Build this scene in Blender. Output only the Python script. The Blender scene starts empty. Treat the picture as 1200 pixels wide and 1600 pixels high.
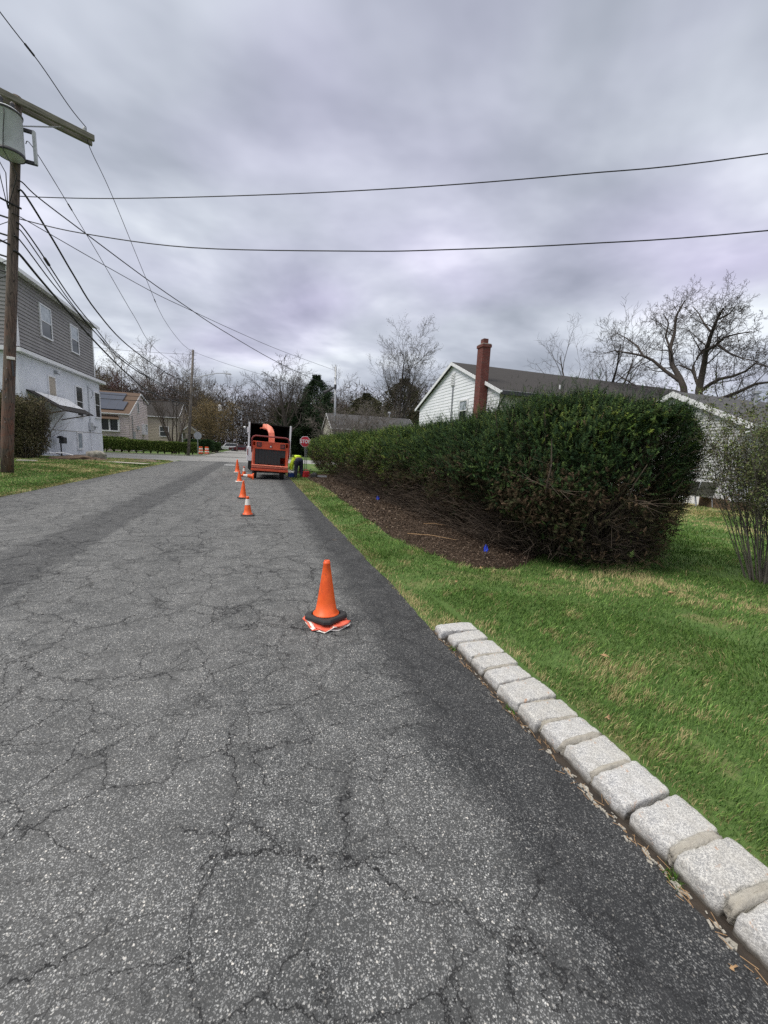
import bpy, math, random
import numpy as np
from mathutils import Vector, Matrix
R = math.radians
sc = bpy.context.scene
COL = sc.collection
# ------------------------------------------------------------ camera
F, ROLL, PITCH, PSI, EYE = 620.0, R(2.6), math.atan(96 / 620), R(17.8936), 1.6
_f = Vector((math.sin(PSI) * math.cos(PITCH), math.cos(PSI) * math.cos(PITCH), -math.sin(PITCH)))
_r0 = Vector((math.cos(PSI), -math.sin(PSI), 0)); _u0 = _r0.cross(_f)
_r = _r0 * math.cos(ROLL) + _u0 * math.sin(ROLL); _u = -_r0 * math.sin(ROLL) + _u0 * math.cos(ROLL)
cd = bpy.data.cameras.new('camera'); cam = bpy.data.objects.new('camera', cd); COL.objects.link(cam)
cd.sensor_fit = 'VERTICAL'; cd.sensor_height = 32; cd.lens = 32 * F / 1600; cd.clip_end = 3000; cd.clip_start = .05
m = Matrix.Identity(4)
for i in range(3):
    m[i][0] = _r[i]; m[i][1] = _u[i]; m[i][2] = -_f[i]
m[2][3] = EYE; cam.matrix_world = m; sc.camera = cam
sc.cycles.use_denoising = False; sc.cycles.use_adaptive_sampling = False; sc.cycles.max_bounces = 6; sc.cycles.diffuse_bounces = 3; sc.cycles.glossy_bounces = 2; sc.cycles.sample_clamp_indirect = 3
sc.render.resolution_x, sc.render.resolution_y = 768, 1024
sc.view_settings.view_transform = 'Standard'; sc.view_settings.look = 'None'
sc.view_settings.exposure = 0.75; sc.view_settings.gamma = 1.0
# ------------------------------------------------------------ sky and sun
SUN_EL, SUN_AZ = R(52), R(-75)          # azimuth from +Y towards +X
w = bpy.data.worlds.new('World'); sc.world = w; w.use_nodes = True
nt = w.node_tree; nt.nodes.clear()
def N(t, **k):
    n = nt.nodes.new(t)
    for a, b in k.items(): setattr(n, a, b)
    return n
def L(a, b): nt.links.new(a, b)
def wm(op, a, b=None, clamp=False):
    n = N('ShaderNodeMath', operation=op); n.use_clamp = clamp
    for i, v in enumerate((a, b)):
        if v is None: continue
        if isinstance(v, (int, float)): n.inputs[i].default_value = v
        else: L(v, n.inputs[i])
    return n.outputs[0]
out = N('ShaderNodeOutputWorld'); bg1 = N('ShaderNodeBackground'); bg2 = N('ShaderNodeBackground'); add = N('ShaderNodeMixShader')
sky = N('ShaderNodeTexSky'); sky.sky_type = 'NISHITA'; sky.sun_disc = False; sky.sun_elevation = SUN_EL; sky.sun_rotation = SUN_AZ
L(sky.outputs[0], bg1.inputs[0]); bg1.inputs[1].default_value = 0.045
tc = N('ShaderNodeTexCoord'); sep = N('ShaderNodeSeparateXYZ'); L(tc.outputs['Generated'], sep.inputs[0])
zz = wm('ADD', wm('MAXIMUM', sep.outputs[2], 0.0), 0.22)
cx = wm('DIVIDE', sep.outputs[0], zz); cy = wm('DIVIDE', sep.outputs[1], zz)
cmb = N('ShaderNodeCombineXYZ'); L(cx, cmb.inputs[0]); L(cy, cmb.inputs[1])
mp = N('ShaderNodeMapping'); mp.inputs['Rotation'].default_value = (0, 0, R(25)); mp.inputs['Scale'].default_value = (0.95, 1.1, 1); mp.inputs['Location'].default_value = (.4, .9, 0); L(cmb.outputs[0], mp.inputs[0])
def noise(sc_, det, rough, dist, vec):
    n = N('ShaderNodeTexNoise'); n.inputs['Scale'].default_value = sc_; n.inputs['Detail'].default_value = det
    n.inputs['Roughness'].default_value = rough; n.inputs['Distortion'].default_value = dist; L(vec, n.inputs['Vector']); return n
n1 = noise(1.15, 5, .52, .15, mp.outputs[0]); n2 = noise(.55, 2, .5, .4, cmb.outputs[0])
rp = N('ShaderNodeValToRGB'); L(wm('ADD', wm('MULTIPLY', n1.outputs[0], .75), wm('MULTIPLY', n2.outputs[0], .25)), rp.inputs[0])
e = rp.color_ramp.elements; e[0].position = .36; e[0].color = (.205, .226, .268, 1); e[1].position = .61; e[1].color = (.58, .61, .65, 1)
k = e.new(.45); k.color = (.298, .320, .372, 1); k = e.new(.525); k.color = (.395, .42, .475, 1)
tint = noise(.8, 2, .5, 0, cmb.outputs[0]); tr = N('ShaderNodeMapRange'); L(tint.outputs[0], tr.inputs[0]); tr.inputs[1].default_value = .45; tr.inputs[2].default_value = .65
mx = N('ShaderNodeMix', data_type='RGBA', blend_type='MULTIPLY'); L(tr.outputs[0], mx.inputs[0]); L(rp.outputs[0], mx.inputs[6]); mx.inputs[7].default_value = (1.02, .93, 1.07, 1)
# overcast zenith, boosted and warmed out of view to light the ground
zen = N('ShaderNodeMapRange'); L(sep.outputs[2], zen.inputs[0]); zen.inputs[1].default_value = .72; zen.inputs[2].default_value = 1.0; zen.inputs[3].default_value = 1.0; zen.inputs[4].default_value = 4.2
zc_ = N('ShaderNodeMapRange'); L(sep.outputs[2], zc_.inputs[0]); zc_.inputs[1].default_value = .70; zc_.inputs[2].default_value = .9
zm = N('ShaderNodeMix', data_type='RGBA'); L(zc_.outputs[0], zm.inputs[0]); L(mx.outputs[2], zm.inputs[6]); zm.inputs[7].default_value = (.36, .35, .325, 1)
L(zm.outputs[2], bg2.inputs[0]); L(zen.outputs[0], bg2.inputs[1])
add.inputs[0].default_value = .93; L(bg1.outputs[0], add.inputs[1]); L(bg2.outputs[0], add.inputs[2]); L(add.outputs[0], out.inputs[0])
sl = bpy.data.lights.new('sun', 'SUN'); sl.energy = 1.5; sl.angle = R(25); sl.color = (1, .95, .87)
so = bpy.data.objects.new('sun', sl); COL.objects.link(so)
sd = Vector((math.sin(SUN_AZ) * math.cos(SUN_EL), math.cos(SUN_AZ) * math.cos(SUN_EL) - .25, math.sin(SUN_EL)))
so.rotation_euler = sd.to_track_quat('Z', 'Y').to_euler()
# ------------------------------------------------------------ materials
class MT:
    def __init__(s, name, rough=.7, metal=0, spec=.5):
        s.m = bpy.data.materials.new(name); s.m.use_nodes = True; s.t = s.m.node_tree
        s.b = s.t.nodes['Principled BSDF']; s.b.inputs['Roughness'].default_value = rough; s.b.inputs['Metallic'].default_value = metal
        s.b.inputs['Specular IOR Level'].default_value = spec
        s.co = s.t.nodes.new('ShaderNodeTexCoord').outputs['Object']
    def n(s, t, **k):
        x = s.t.nodes.new(t)
        for a, b in k.items(): setattr(x, a, b)
        return x
    def l(s, a, b): s.t.links.new(a, b)
    def val(s, inp, v):
        if isinstance(v, (int, float)): inp.default_value = v
        elif isinstance(v, (tuple, list)): inp.default_value = (*v[:3], 1) if len(inp.default_value) == 4 else v
        else: s.l(v, inp)
    def math(s, op, a, b=0.0, clamp=False):
        x = s.n('ShaderNodeMath', operation=op, use_clamp=clamp); s.val(x.inputs[0], a); s.val(x.inputs[1], b); return x.outputs[0]
    def map(s, vec=None, scale=(1, 1, 1), rot=(0, 0, 0)):
        x = s.n('ShaderNodeMapping'); s.l(vec or s.co, x.inputs[0]); x.inputs['Scale'].default_value = scale; x.inputs['Rotation'].default_value = rot; return x.outputs[0]
    def noise(s, scale, det=3, rough=.5, dist=0, vec=None, out=0):
        x = s.n('ShaderNodeTexNoise'); s.l(vec or s.co, x.inputs[0]); x.inputs['Scale'].default_value = scale; x.inputs['Detail'].default_value = det
        x.inputs['Roughness'].default_value = rough; x.inputs['Distortion'].default_value = dist; return x.outputs[out]
    def vor(s, scale, feat='F1', vec=None, out=0, rnd=1):
        x = s.n('ShaderNodeTexVoronoi', feature=feat); s.l(vec or s.co, x.inputs[0]); x.inputs['Scale'].default_value = scale
        x.inputs['Randomness'].default_value = rnd; return x.outputs[out]
    def rng(s, v, a, b, c=0., d=1., smooth=False):
        x = s.n('ShaderNodeMapRange'); x.interpolation_type = 'SMOOTHSTEP' if smooth else 'LINEAR'
        s.val(x.inputs[0], v)
        for i, q in enumerate((a, b, c, d)): x.inputs[i + 1].default_value = q
        return x.outputs[0]
    def mix(s, f, a, b, mode='MIX'):
        x = s.n('ShaderNodeMix', data_type='RGBA', blend_type=mode); s.val(x.inputs[0], f); s.val(x.inputs[6], a); s.val(x.inputs[7], b); return x.outputs[2]
    def attr(s, name='Col'):
        x = s.n('ShaderNodeAttribute', attribute_name=name); return x.outputs['Color']
    def col(s, c): s.val(s.b.inputs['Base Color'], c); return s
    def bump(s, h, st=.3, d=.01):
        x = s.n('ShaderNodeBump'); x.inputs['Strength'].default_value = st; x.inputs['Distance'].default_value = d
        s.l(h, x.inputs['Height']); s.l(x.outputs[0], s.b.inputs['Normal']); return s
    def xyz(s):
        x = s.n('ShaderNodeSeparateXYZ'); s.l(s.co, x.inputs[0]); return x.outputs
def simple(name, c, c2=None, scale=6, rough=.6, metal=0, bump=0, bs=30, spec=.5, dirt=None):
    M = MT(name, rough, metal, spec); c2 = c2 or tuple(v * .8 for v in c)
    q = M.mix(M.rng(M.noise(scale, 5, .6), .35, .65), c, c2)
    if dirt: q = M.mix(M.rng(M.noise(scale * .45, 6, .7, .4), .52, .72), q, dirt)
    M.col(q)
    if bump: M.bump(M.noise(bs, 4, .6), bump, .01)
    return M.m
def leafmat(name, rough=.55, trans=True):
    M = MT(name, rough, spec=.12); a = M.attr(); M.col(a)
    return M.m
mt = {}
mt['leaf'] = leafmat('leaf'); mt['needle'] = leafmat('needle', .75); mt['blade'] = leafmat('grass_blade', .6)
mt['bark'] = simple('bark', (.10, .078, .06), (.045, .035, .028), 9, .9, bump=.6, bs=25)
mt['bark_grey'] = simple('bark_grey', (.17, .15, .13), (.08, .07, .06), 5, .9, bump=.5, bs=18)
mt['bark_dark'] = simple('bark_dark', (.06, .048, .04), (.03, .025, .022), 9, .9, bump=.4)
mt['bark_far'] = simple('bark_far', (.095, .072, .058), (.045, .035, .029), .7, .9)
mt['bark_red'] = simple('bark_red', (.13, .065, .06), (.07, .04, .038), .8, .9)
mt['bark_olive'] = simple('bark_olive', (.13, .10, .06), (.08, .065, .04), 1.5, .9)
mt['orange'] = simple('orange_vinyl', (.86, .125, .018), (.70, .085, .012), 9, .5, bump=.1, dirt=(.30, .07, .03))
def cone_mat():
    M = MT('orange_vinyl', .48); c = M.mix(M.rng(M.noise(7, 4, .6), .35, .65), (.88, .13, .018), (.70, .085, .012))
    c = M.mix(M.math('MULTIPLY', M.rng(M.noise(13, 5, .75, .8, vec=M.map(scale=(1, 1, .35))), .54, .68), .65), c, (.26, .055, .025))
    c = M.mix(M.rng(M.noise(38, 4, .7), .66, .70, 0, .7), c, (.05, .03, .025)); M.col(c); M.bump(M.noise(18, 3), .15, .01); return M.m
mt['orange'] = cone_mat()
mt['red_orange'] = simple('faded_red_vinyl', (.78, .13, .07), (.62, .09, .05), 12, .6, dirt=(.55, .32, .24))
mt['chip_paint'] = simple('chipper_paint', (.62, .085, .03), (.52, .065, .022), 3, .4, dirt=(.30, .07, .035))
mt['chip_pale'] = simple('chipper_paint_faded', (.80, .26, .17), (.66, .16, .09), 6, .5)
mt['maroon'] = simple('maroon_tube', (.26, .035, .03), (.18, .03, .03), 3, .4)
mt['white'] = simple('white_paint', (.78, .79, .80), (.70, .71, .73), 3, .45)
mt['white_dirty'] = simple('white_dirty', (.74, .75, .76), (.62, .63, .64), 2, .6, dirt=(.48, .46, .42))
mt['reflect'] = simple('white_band', (.82, .80, .76), (.7, .66, .58), 20, .4)
mt['black'] = simple('black_rubber', (.022, .022, .024), (.035, .034, .034), 9, .7)
mt['black_in'] = simple('black_box', (.008, .008, .008), (.014, .013, .012), 4, .9)
mt['mat_curtain'] = simple('curtain_rubber', (.035, .036, .038), (.022, .022, .024), 30, .75, bump=.3, bs=60)
mt['metal'] = simple('galvanised', (.40, .42, .43), (.30, .31, .33), 12, .45, .6)
mt['grey_paint'] = simple('grey_enamel', (.50, .52, .54), (.43, .45, .47), 5, .45, dirt=(.33, .34, .34))
mt['dark_metal'] = simple('dark_metal', (.07, .07, .075), (.045, .045, .05), 8, .5, .5)
mt['wire'] = simple('wire_sheath', (.008, .008, .009), (.012, .012, .013), 4, .6)
mt['glass'] = simple('window_glass', (.06, .075, .08), (.03, .035, .04), .8, .08, spec=.8)
mt['glass_dark'] = simple('dark_glass', (.015, .018, .02), (.025, .028, .03), .8, .1, spec=.7)
mt['curtain_pane'] = simple('curtained_pane', (.42, .46, .50), (.22, .26, .30), 3, .15, spec=.7)
mt['navy'] = simple('navy_cloth', (.012, .014, .035), (.02, .022, .05), 12, .85)
mt['hivis'] = simple('hivis_cloth', (.62, .85, .03), (.52, .74, .03), 14, .7)
mt['skin'] = simple('skin', (.45, .25, .17), (.40, .21, .14), 14, .55)
mt['hair'] = simple('hair', (.03, .02, .015), (.05, .03, .02), 30, .7)
mt['blue'] = simple('blue_plastic', (.015, .05, .25), (.012, .04, .2), 6, .4)
mt['flag_blue'] = simple('flag_blue', (.01, .05, .62), (.01, .04, .5), 12, .5)
mt['red'] = simple('red_plastic', (.42, .02, .025), (.33, .018, .02), 6, .4)
mt['stop_red'] = simple('stop_red', (.50, .022, .045), (.43, .02, .04), 3, .4)
mt['straw'] = simple('dry_leaf', (.42, .27, .14), (.30, .18, .09), 30, .8)
mt['timber'] = simple('weathered_timber', (.16, .10, .06), (.10, .065, .04), 12, .85, bump=.3)
mt['sling'] = simple('sling_fabric', (.17, .165, .15), (.13, .125, .115), 25, .8)
mt['car_white'] = simple('car_white', (.72, .73, .75), (.68, .69, .71), 1, .25)
mt['car_silver'] = simple('car_silver', (.35, .38, .42), (.32, .35, .39), 1, .25, .4)
mt['car_red'] = simple('car_maroon', (.10, .012, .02), (.08, .01, .016), 1, .25)
mt['rock'] = simple('boulder', (.34, .32, .28), (.17, .16, .13), 5, .9, bump=.8, bs=9, dirt=(.12, .13, .08))
mt['mortar'] = simple('mortar', (.40, .38, .33), (.30, .28, .24), 18, .95, bump=.8, bs=60)
mt['solar'] = simple('solar_panel', (.018, .026, .048), (.028, .036, .06), 1, .3, spec=.35)
mt['solar_edge'] = simple('solar_edge', (.01, .01, .012), (.02, .02, .02), 1, .4)
mt['stucco'] = simple('blue_white_stucco', (.72, .745, .79), (.65, .68, .73), 1.2, .85, dirt=(.55, .58, .62))
mt['slab'] = simple('slab_concrete', (.42, .39, .34), (.34, .31, .27), 4, .9, bump=.3)
def siding_mat(name, c, d):
    M = MT(name, .55); M.col(M.mix(M.rng(M.noise(.8, 4, .6), .35, .7), c, d)); return M.m
mt['vinyl_white'] = siding_mat('vinyl_white', (.80, .82, .85), (.72, .75, .78))
mt['vinyl_grey'] = siding_mat('vinyl_grey', (.50, .51, .50), (.44, .45, .44))
mt['vinyl_taupe'] = siding_mat('vinyl_taupe', (.255, .245, .235), (.215, .205, .20))
mt['vinyl_pink'] = siding_mat('vinyl_pink', (.66, .57, .55), (.58, .50, .48))
mt['vinyl_cream'] = siding_mat('vinyl_cream', (.62, .60, .52), (.54, .52, .45))
mt['vinyl_beige'] = siding_mat('vinyl_beige', (.42, .37, .30), (.36, .32, .26))
def shingle(name, c, d):
    M = MT(name, .9); b = M.n('ShaderNodeTexBrick'); M.l(M.co, b.inputs[0]); b.inputs['Scale'].default_value = 1
    b.inputs['Brick Width'].default_value = .3; b.inputs['Row Height'].default_value = .14; b.inputs['Mortar Size'].default_value = .008
    b.inputs['Color1'].default_value = (*c, 1); b.inputs['Color2'].default_value = (*d, 1); b.inputs['Mortar'].default_value = (*[v * .4 for v in d], 1)
    q = M.mix(M.rng(M.noise(1.1, 5, .65), .35, .7), b.outputs[0], tuple((x + y) * .36 for x, y in zip(c, d)))
    q = M.mix(M.math('MULTIPLY', M.noise(90, 2), .4), q, tuple(v * 1.5 for v in c)); M.col(q); return M.m
mt['roof_dark'] = shingle('roof_dark', (.032, .028, .026), (.020, .018, .017))
mt['roof_brown'] = shingle('roof_brown', (.115, .074, .048), (.08, .05, .033))
mt['roof_grey'] = shingle('roof_grey', (.075, .075, .078), (.05, .05, .053))
def brick():
    M = MT('chimney_brick', .9); x = M.n('ShaderNodeSeparateXYZ'); M.l(M.co, x.inputs[0]); c = M.n('ShaderNodeCombineXYZ')
    M.l(M.math('ADD', x.outputs[0], x.outputs[1]), c.inputs[0]); M.l(x.outputs[2], c.inputs[1])
    b = M.n('ShaderNodeTexBrick'); M.l(c.outputs[0], b.inputs[0]); b.inputs['Scale'].default_value = 1; b.inputs['Brick Width'].default_value = .22
    b.inputs['Row Height'].default_value = .085; b.inputs['Mortar Size'].default_value = .011
    b.inputs['Color1'].default_value = (.17, .032, .024, 1); b.inputs['Color2'].default_value = (.085, .02, .017, 1); b.inputs['Mortar'].default_value = (.15, .105, .09, 1)
    M.col(M.mix(M.rng(M.noise(3, 5), .4, .7), b.outputs[0], (.12, .032, .025))); return M.m
mt['brick'] = brick()
def polewood():
    M = MT('pole_wood', .9); v = M.map(scale=(1, 1, .06)); g = M.noise(28, 5, .65, .3, vec=v); z = M.xyz()[2]
    c = M.mix(M.rng(g, .35, .65), (.055, .042, .035), (.17, .13, .105))
    c = M.mix(M.math('MULTIPLY', M.rng(M.noise(1.6, 4, .7, .5), .42, .62), M.rng(z, 7.5, 2.0)), c, (.16, .07, .045))
    cr = M.rng(M.vor(16, 'DISTANCE_TO_EDGE', vec=M.map(scale=(1, 1, .07))), .0, .06)
    M.col(M.mix(cr, (.02, .016, .014), c)); M.bump(g, .8, .01); return M.m
mt['pole'] = polewood()
def armwood():
    M = MT('arm_wood', .9); g = M.noise(22, 5, .65, .3, vec=M.map(scale=(.08, 1, 1)))
    M.col(M.mix(M.rng(g, .35, .65), (.105, .10, .078), (.24, .225, .18))); M.bump(g, .6, .01); return M.m
mt['arm'] = armwood()
def granite():
    M = MT('granite', .8); v = M.vor(230, out=1); sp = M.n('ShaderNodeSeparateColor'); M.l(v, sp.inputs[0])
    c = M.mix(M.rng(sp.outputs[0], .2, .9), (.29, .296, .308), (.64, .64, .63))
    c = M.mix(M.rng(M.noise(260, 2, .6), .57, .68), c, (.13, .13, .135))
    c = M.mix(M.rng(M.noise(7, 4, .6), .3, .7), c, M.mix(.5, c, (.56, .545, .50)))
    c = M.mix(M.math('MULTIPLY', M.rng(M.noise(16, 5, .7, .6), .60, .68), .8), c, (.42, .22, .11))
    oi = M.n('ShaderNodeObjectInfo'); c = M.mix(M.rng(oi.outputs['Random'], 0, 1, 0, .55), c, M.mix(1.0, c, (.86, .84, .78), 'MULTIPLY')); c = M.mix(M.math('MULTIPLY', M.rng(M.noise(4, 5, .75, .8), .45, .70), .5), c, (.33, .31, .27))
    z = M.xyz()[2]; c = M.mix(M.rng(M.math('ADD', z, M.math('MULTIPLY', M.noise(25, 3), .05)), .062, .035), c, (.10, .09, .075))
    M.col(c); M.bump(M.math('ADD', M.noise(45, 5, .7), M.math('MULTIPLY', M.noise(9, 3), 1.5)), .7, .012); return M.m
mt['granite'] = granite()
def asphalt():
    M = MT('asphalt', .88, spec=.25); x = M.xyz()
    big = M.noise(.5, 4, .6, .3, vec=M.map(scale=(1, .22, 1))); med = M.noise(2.2, 6, .7, .5); fin = M.noise(11, 5, .75)
    tone = M.math('ADD', M.math('MULTIPLY', big, .40), M.math('ADD', M.math('MULTIPLY', med, .40), M.math('MULTIPLY', fin, .20)))
    base = M.mix(M.rng(tone, .38, .60), (.070, .075, .077), (.225, .228, .224))
    def bell(c_, w_): return M.rng(M.math('ABSOLUTE', M.math('ADD', x[0], -c_)), 0, w_, 1, 0, True)
    wear = M.math('MAXIMUM', bell(-.55, .75), M.math('MAXIMUM', bell(-4.2, .8), M.math('MULTIPLY', bell(.45, .35), .5)))
    base = M.mix(M.math('MULTIPLY', wear, M.rng(M.noise(3, 4, .7), .3, .6, .15, .6)), base, (.23, .232, .228))
    wob = M.math('MULTIPLY', M.math('SUBTRACT', M.noise(1.3, 4, .6), .5), .4)
    xe = M.math('ADD', x[0], wob)
    edge = M.rng(xe, .78, 1.12, 0, 1, True)                     # newer patch along the verge
    band = M.math('MULTIPLY', M.rng(xe, -3.35, -3.0, 0, 1, True), M.rng(xe, -2.25, -2.38, 0, 1, True))
    band2 = M.math('MULTIPLY', M.rng(xe, -6.3, -5.2, 1, 0, True), .75)
    dark = M.math('MAXIMUM', M.math('MULTIPLY', edge, .93), M.math('MULTIPLY', M.math('MAXIMUM', band, band2), .60))
    base = M.mix(dark, base, M.mix(M.rng(med, .35, .7), (.032, .034, .038), (.055, .057, .061)))
    wv = M.n('ShaderNodeVectorMath', operation='ADD'); M.l(M.co, wv.inputs[0])
    sc_ = M.n('ShaderNodeVectorMath', operation='SCALE'); M.l(M.noise(170, 2, out=1), sc_.inputs[0]); sc_.inputs['Scale'].default_value = .009; M.l(sc_.outputs[0], wv.inputs[1])
    def layer(scale, d0, d1, thr, lo, hi, c, amt):
        vd = M.n('ShaderNodeTexVoronoi'); M.l(wv.outputs[0], vd.inputs[0]); vd.inputs['Scale'].default_value = scale
        rs = M.n('ShaderNodeSeparateColor'); M.l(vd.outputs['Color'], rs.inputs[0])
        st = M.math('MULTIPLY', M.rng(vd.outputs['Distance'], d0, d1, 1, 0), M.rng(rs.outputs[0], thr, thr + .10))
        cl = M.mix(M.math('POWER', rs.outputs[1], 1.6), lo, hi)
        return M.mix(M.math('MULTIPLY', st, amt), c, cl), st
    lum = M.math('SUBTRACT', 1.0, M.math('MULTIPLY', dark, .60))
    blot = M.rng(M.noise(4.5, 5, .72, .3), .36, .56, .45, 1.0); lum = M.math('MULTIPLY', lum, blot)
    c = M.mix(.62, base, (.016, .017, .018))
    c, s1 = layer(190, .32, .60, .10, M.mix(.5, base, (.04, .042, .044)), M.mix(.25, (.52, .53, .53), base), c, lum)
    c, s2 = layer(115, .28, .46, .40, M.mix(.6, base, (.10, .105, .11)), (.56, .56, .54), c, lum)
    c, s3 = layer(70, .20, .32, .66, M.mix(.5, base, (.20, .20, .20)), (.78, .75, .69), c, lum)
    stone = M.math('MAXIMUM', s1, M.math('MAXIMUM', s2, s3))
    def warp(s, a, vec=None, det=5):
        wv = M.n('ShaderNodeVectorMath', operation='ADD'); M.l(vec or M.co, wv.inputs[0]); q = M.n('ShaderNodeVectorMath', operation='SCALE')
        M.l(M.noise(s, det, .68, out=1), q.inputs[0]); q.inputs['Scale'].default_value = a; M.l(q.outputs[0], wv.inputs[1]); return wv.outputs[0]
    jag = warp(34, .045, det=3)
    c1 = M.vor(1.15, 'DISTANCE_TO_EDGE', vec=warp(1.7, .5, jag)); c2 = M.vor(2.9, 'DISTANCE_TO_EDGE', vec=warp(4, .16, jag)); c5 = M.vor(7.5, 'DISTANCE_TO_EDGE', vec=warp(8, .07, jag))
    m1 = M.rng(M.noise(.9, 3), .40, .50); m2 = M.rng(M.noise(1.3, 4, .6), .38, .50); m5 = M.rng(M.noise(1.0, 5, .7, vec=M.map(rot=(0, 0, .5))), .40, .54)
    wj = M.noise(26, 3, .7)
    def line(d, m_, w_):
        ww = M.math('MULTIPLY', w_, M.rng(wj, .35, .65, .35, 1.5)); r_ = M.math('DIVIDE', d, ww); return M.math('MULTIPLY', M.rng(r_, .5, 1.0, 1, 0), m_)
    ck = M.math('MAXIMUM', line(c1, m1, .0048), M.math('MULTIPLY', line(c2, m2, .0095), .85))
    halo = M.math('MAXIMUM', M.math('MULTIPLY', M.rng(c1, .0, .06, 1, 0, True), m1), M.math('MULTIPLY', M.rng(c2, .0, .09, 1, 0, True), M.math('MULTIPLY', m2, .6)))
    near = M.math('SUBTRACT', 1.0, M.math('MULTIPLY', edge, .6))
    c = M.mix(M.math('MULTIPLY', M.math('MULTIPLY', halo, M.rng(M.noise(8, 4, .7), .38, .62)), .42), c, (.028, .029, .031))
    c = M.mix(M.math('MULTIPLY', line(c5, m5, .019), .5), c, (.018, .018, .019))
    c = M.mix(M.math('MULTIPLY', M.math('MULTIPLY', ck, near), M.rng(M.noise(3.5, 3), .3, .6, .35, .92)), c, (.008, .008, .009))
    c = M.mix(M.rng(M.noise(1.7, 3, vec=M.map(rot=(0, 0, 2))), .72, .78, 0, .5), c, (.17, .13, .09))
    M.col(c); hh = M.math('SUBTRACT', M.math('MULTIPLY', stone, .35), M.math('MULTIPLY', ck, 2.0)); M.bump(hh, .7, .006); return M.m
mt['asphalt'] = asphalt()
def road2():
    M = MT('cross_asphalt', .9, spec=.3); t = M.noise(.35, 5, .6, vec=M.map(scale=(.25, 1, 1)))
    c = M.mix(M.rng(t, .35, .65), (.25, .25, .24), (.34, .34, .33)); c = M.mix(M.math('MULTIPLY', M.noise(60, 2), .3), c, (.1, .1, .1))
    ck = M.vor(.35, 'DISTANCE_TO_EDGE'); c = M.mix(M.rng(ck, .012, .004, 0, .7), c, (.08, .08, .08)); M.col(c); return M.m
mt['cross'] = road2()
def soilgrass():
    M = MT('turf', .95, spec=.2); x = M.xyz()
    n = M.noise(1.1, 5, .62, .3); n2 = M.noise(5, 5, .7)
    g = M.mix(M.rng(n2, .3, .7), (.060, .115, .030), (.12, .19, .055))
    c = M.mix(M.rng(n, .54, .68, 0, .85), g, (.26, .215, .11))
    c = M.mix(M.math('MULTIPLY', M.rng(M.noise(.9, 5, .7, .5, vec=M.map(scale=(.5, 1.3, 1))), .46, .58), M.math('MULTIPLY', M.rng(x[0], 8, 11), M.math('MULTIPLY', M.rng(x[1], 7.8, 8.8), M.rng(x[1], 14, 11)))), c, (.42, .34, .17))
    c = M.mix(M.rng(M.noise(14, 4, .7), .6, .72, 0, .5), c, (.09, .065, .04))
    M.col(c); M.bump(M.noise(40, 4, .7), .8, .03); return M.m
mt['turf'] = soilgrass()
def mulch():
    M = MT('mulch', .95, spec=.15); v = M.vor(55, out=1); sp = M.n('ShaderNodeSeparateColor'); M.l(v, sp.inputs[0])
    c = M.mix(sp.outputs[0], (.048, .034, .024), (.12, .085, .06)); c = M.mix(M.rng(M.noise(2, 4), .35, .65), c, (.05, .034, .024))
    M.col(c); M.bump(M.vor(45), .9, .03); return M.m
mt['mulch'] = mulch()
mt['gap'] = simple('gap_soil', (.05, .038, .028), (.022, .018, .015), 14, .95, bump=.8, bs=60)
mt['twig'] = simple('twig_brown', (.13, .098, .072), (.05, .038, .03), 9, .9)
mt['dirt'] = simple('dirt', (.16, .11, .075), (.09, .06, .04), 5, .95, bump=.8, bs=20)
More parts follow.
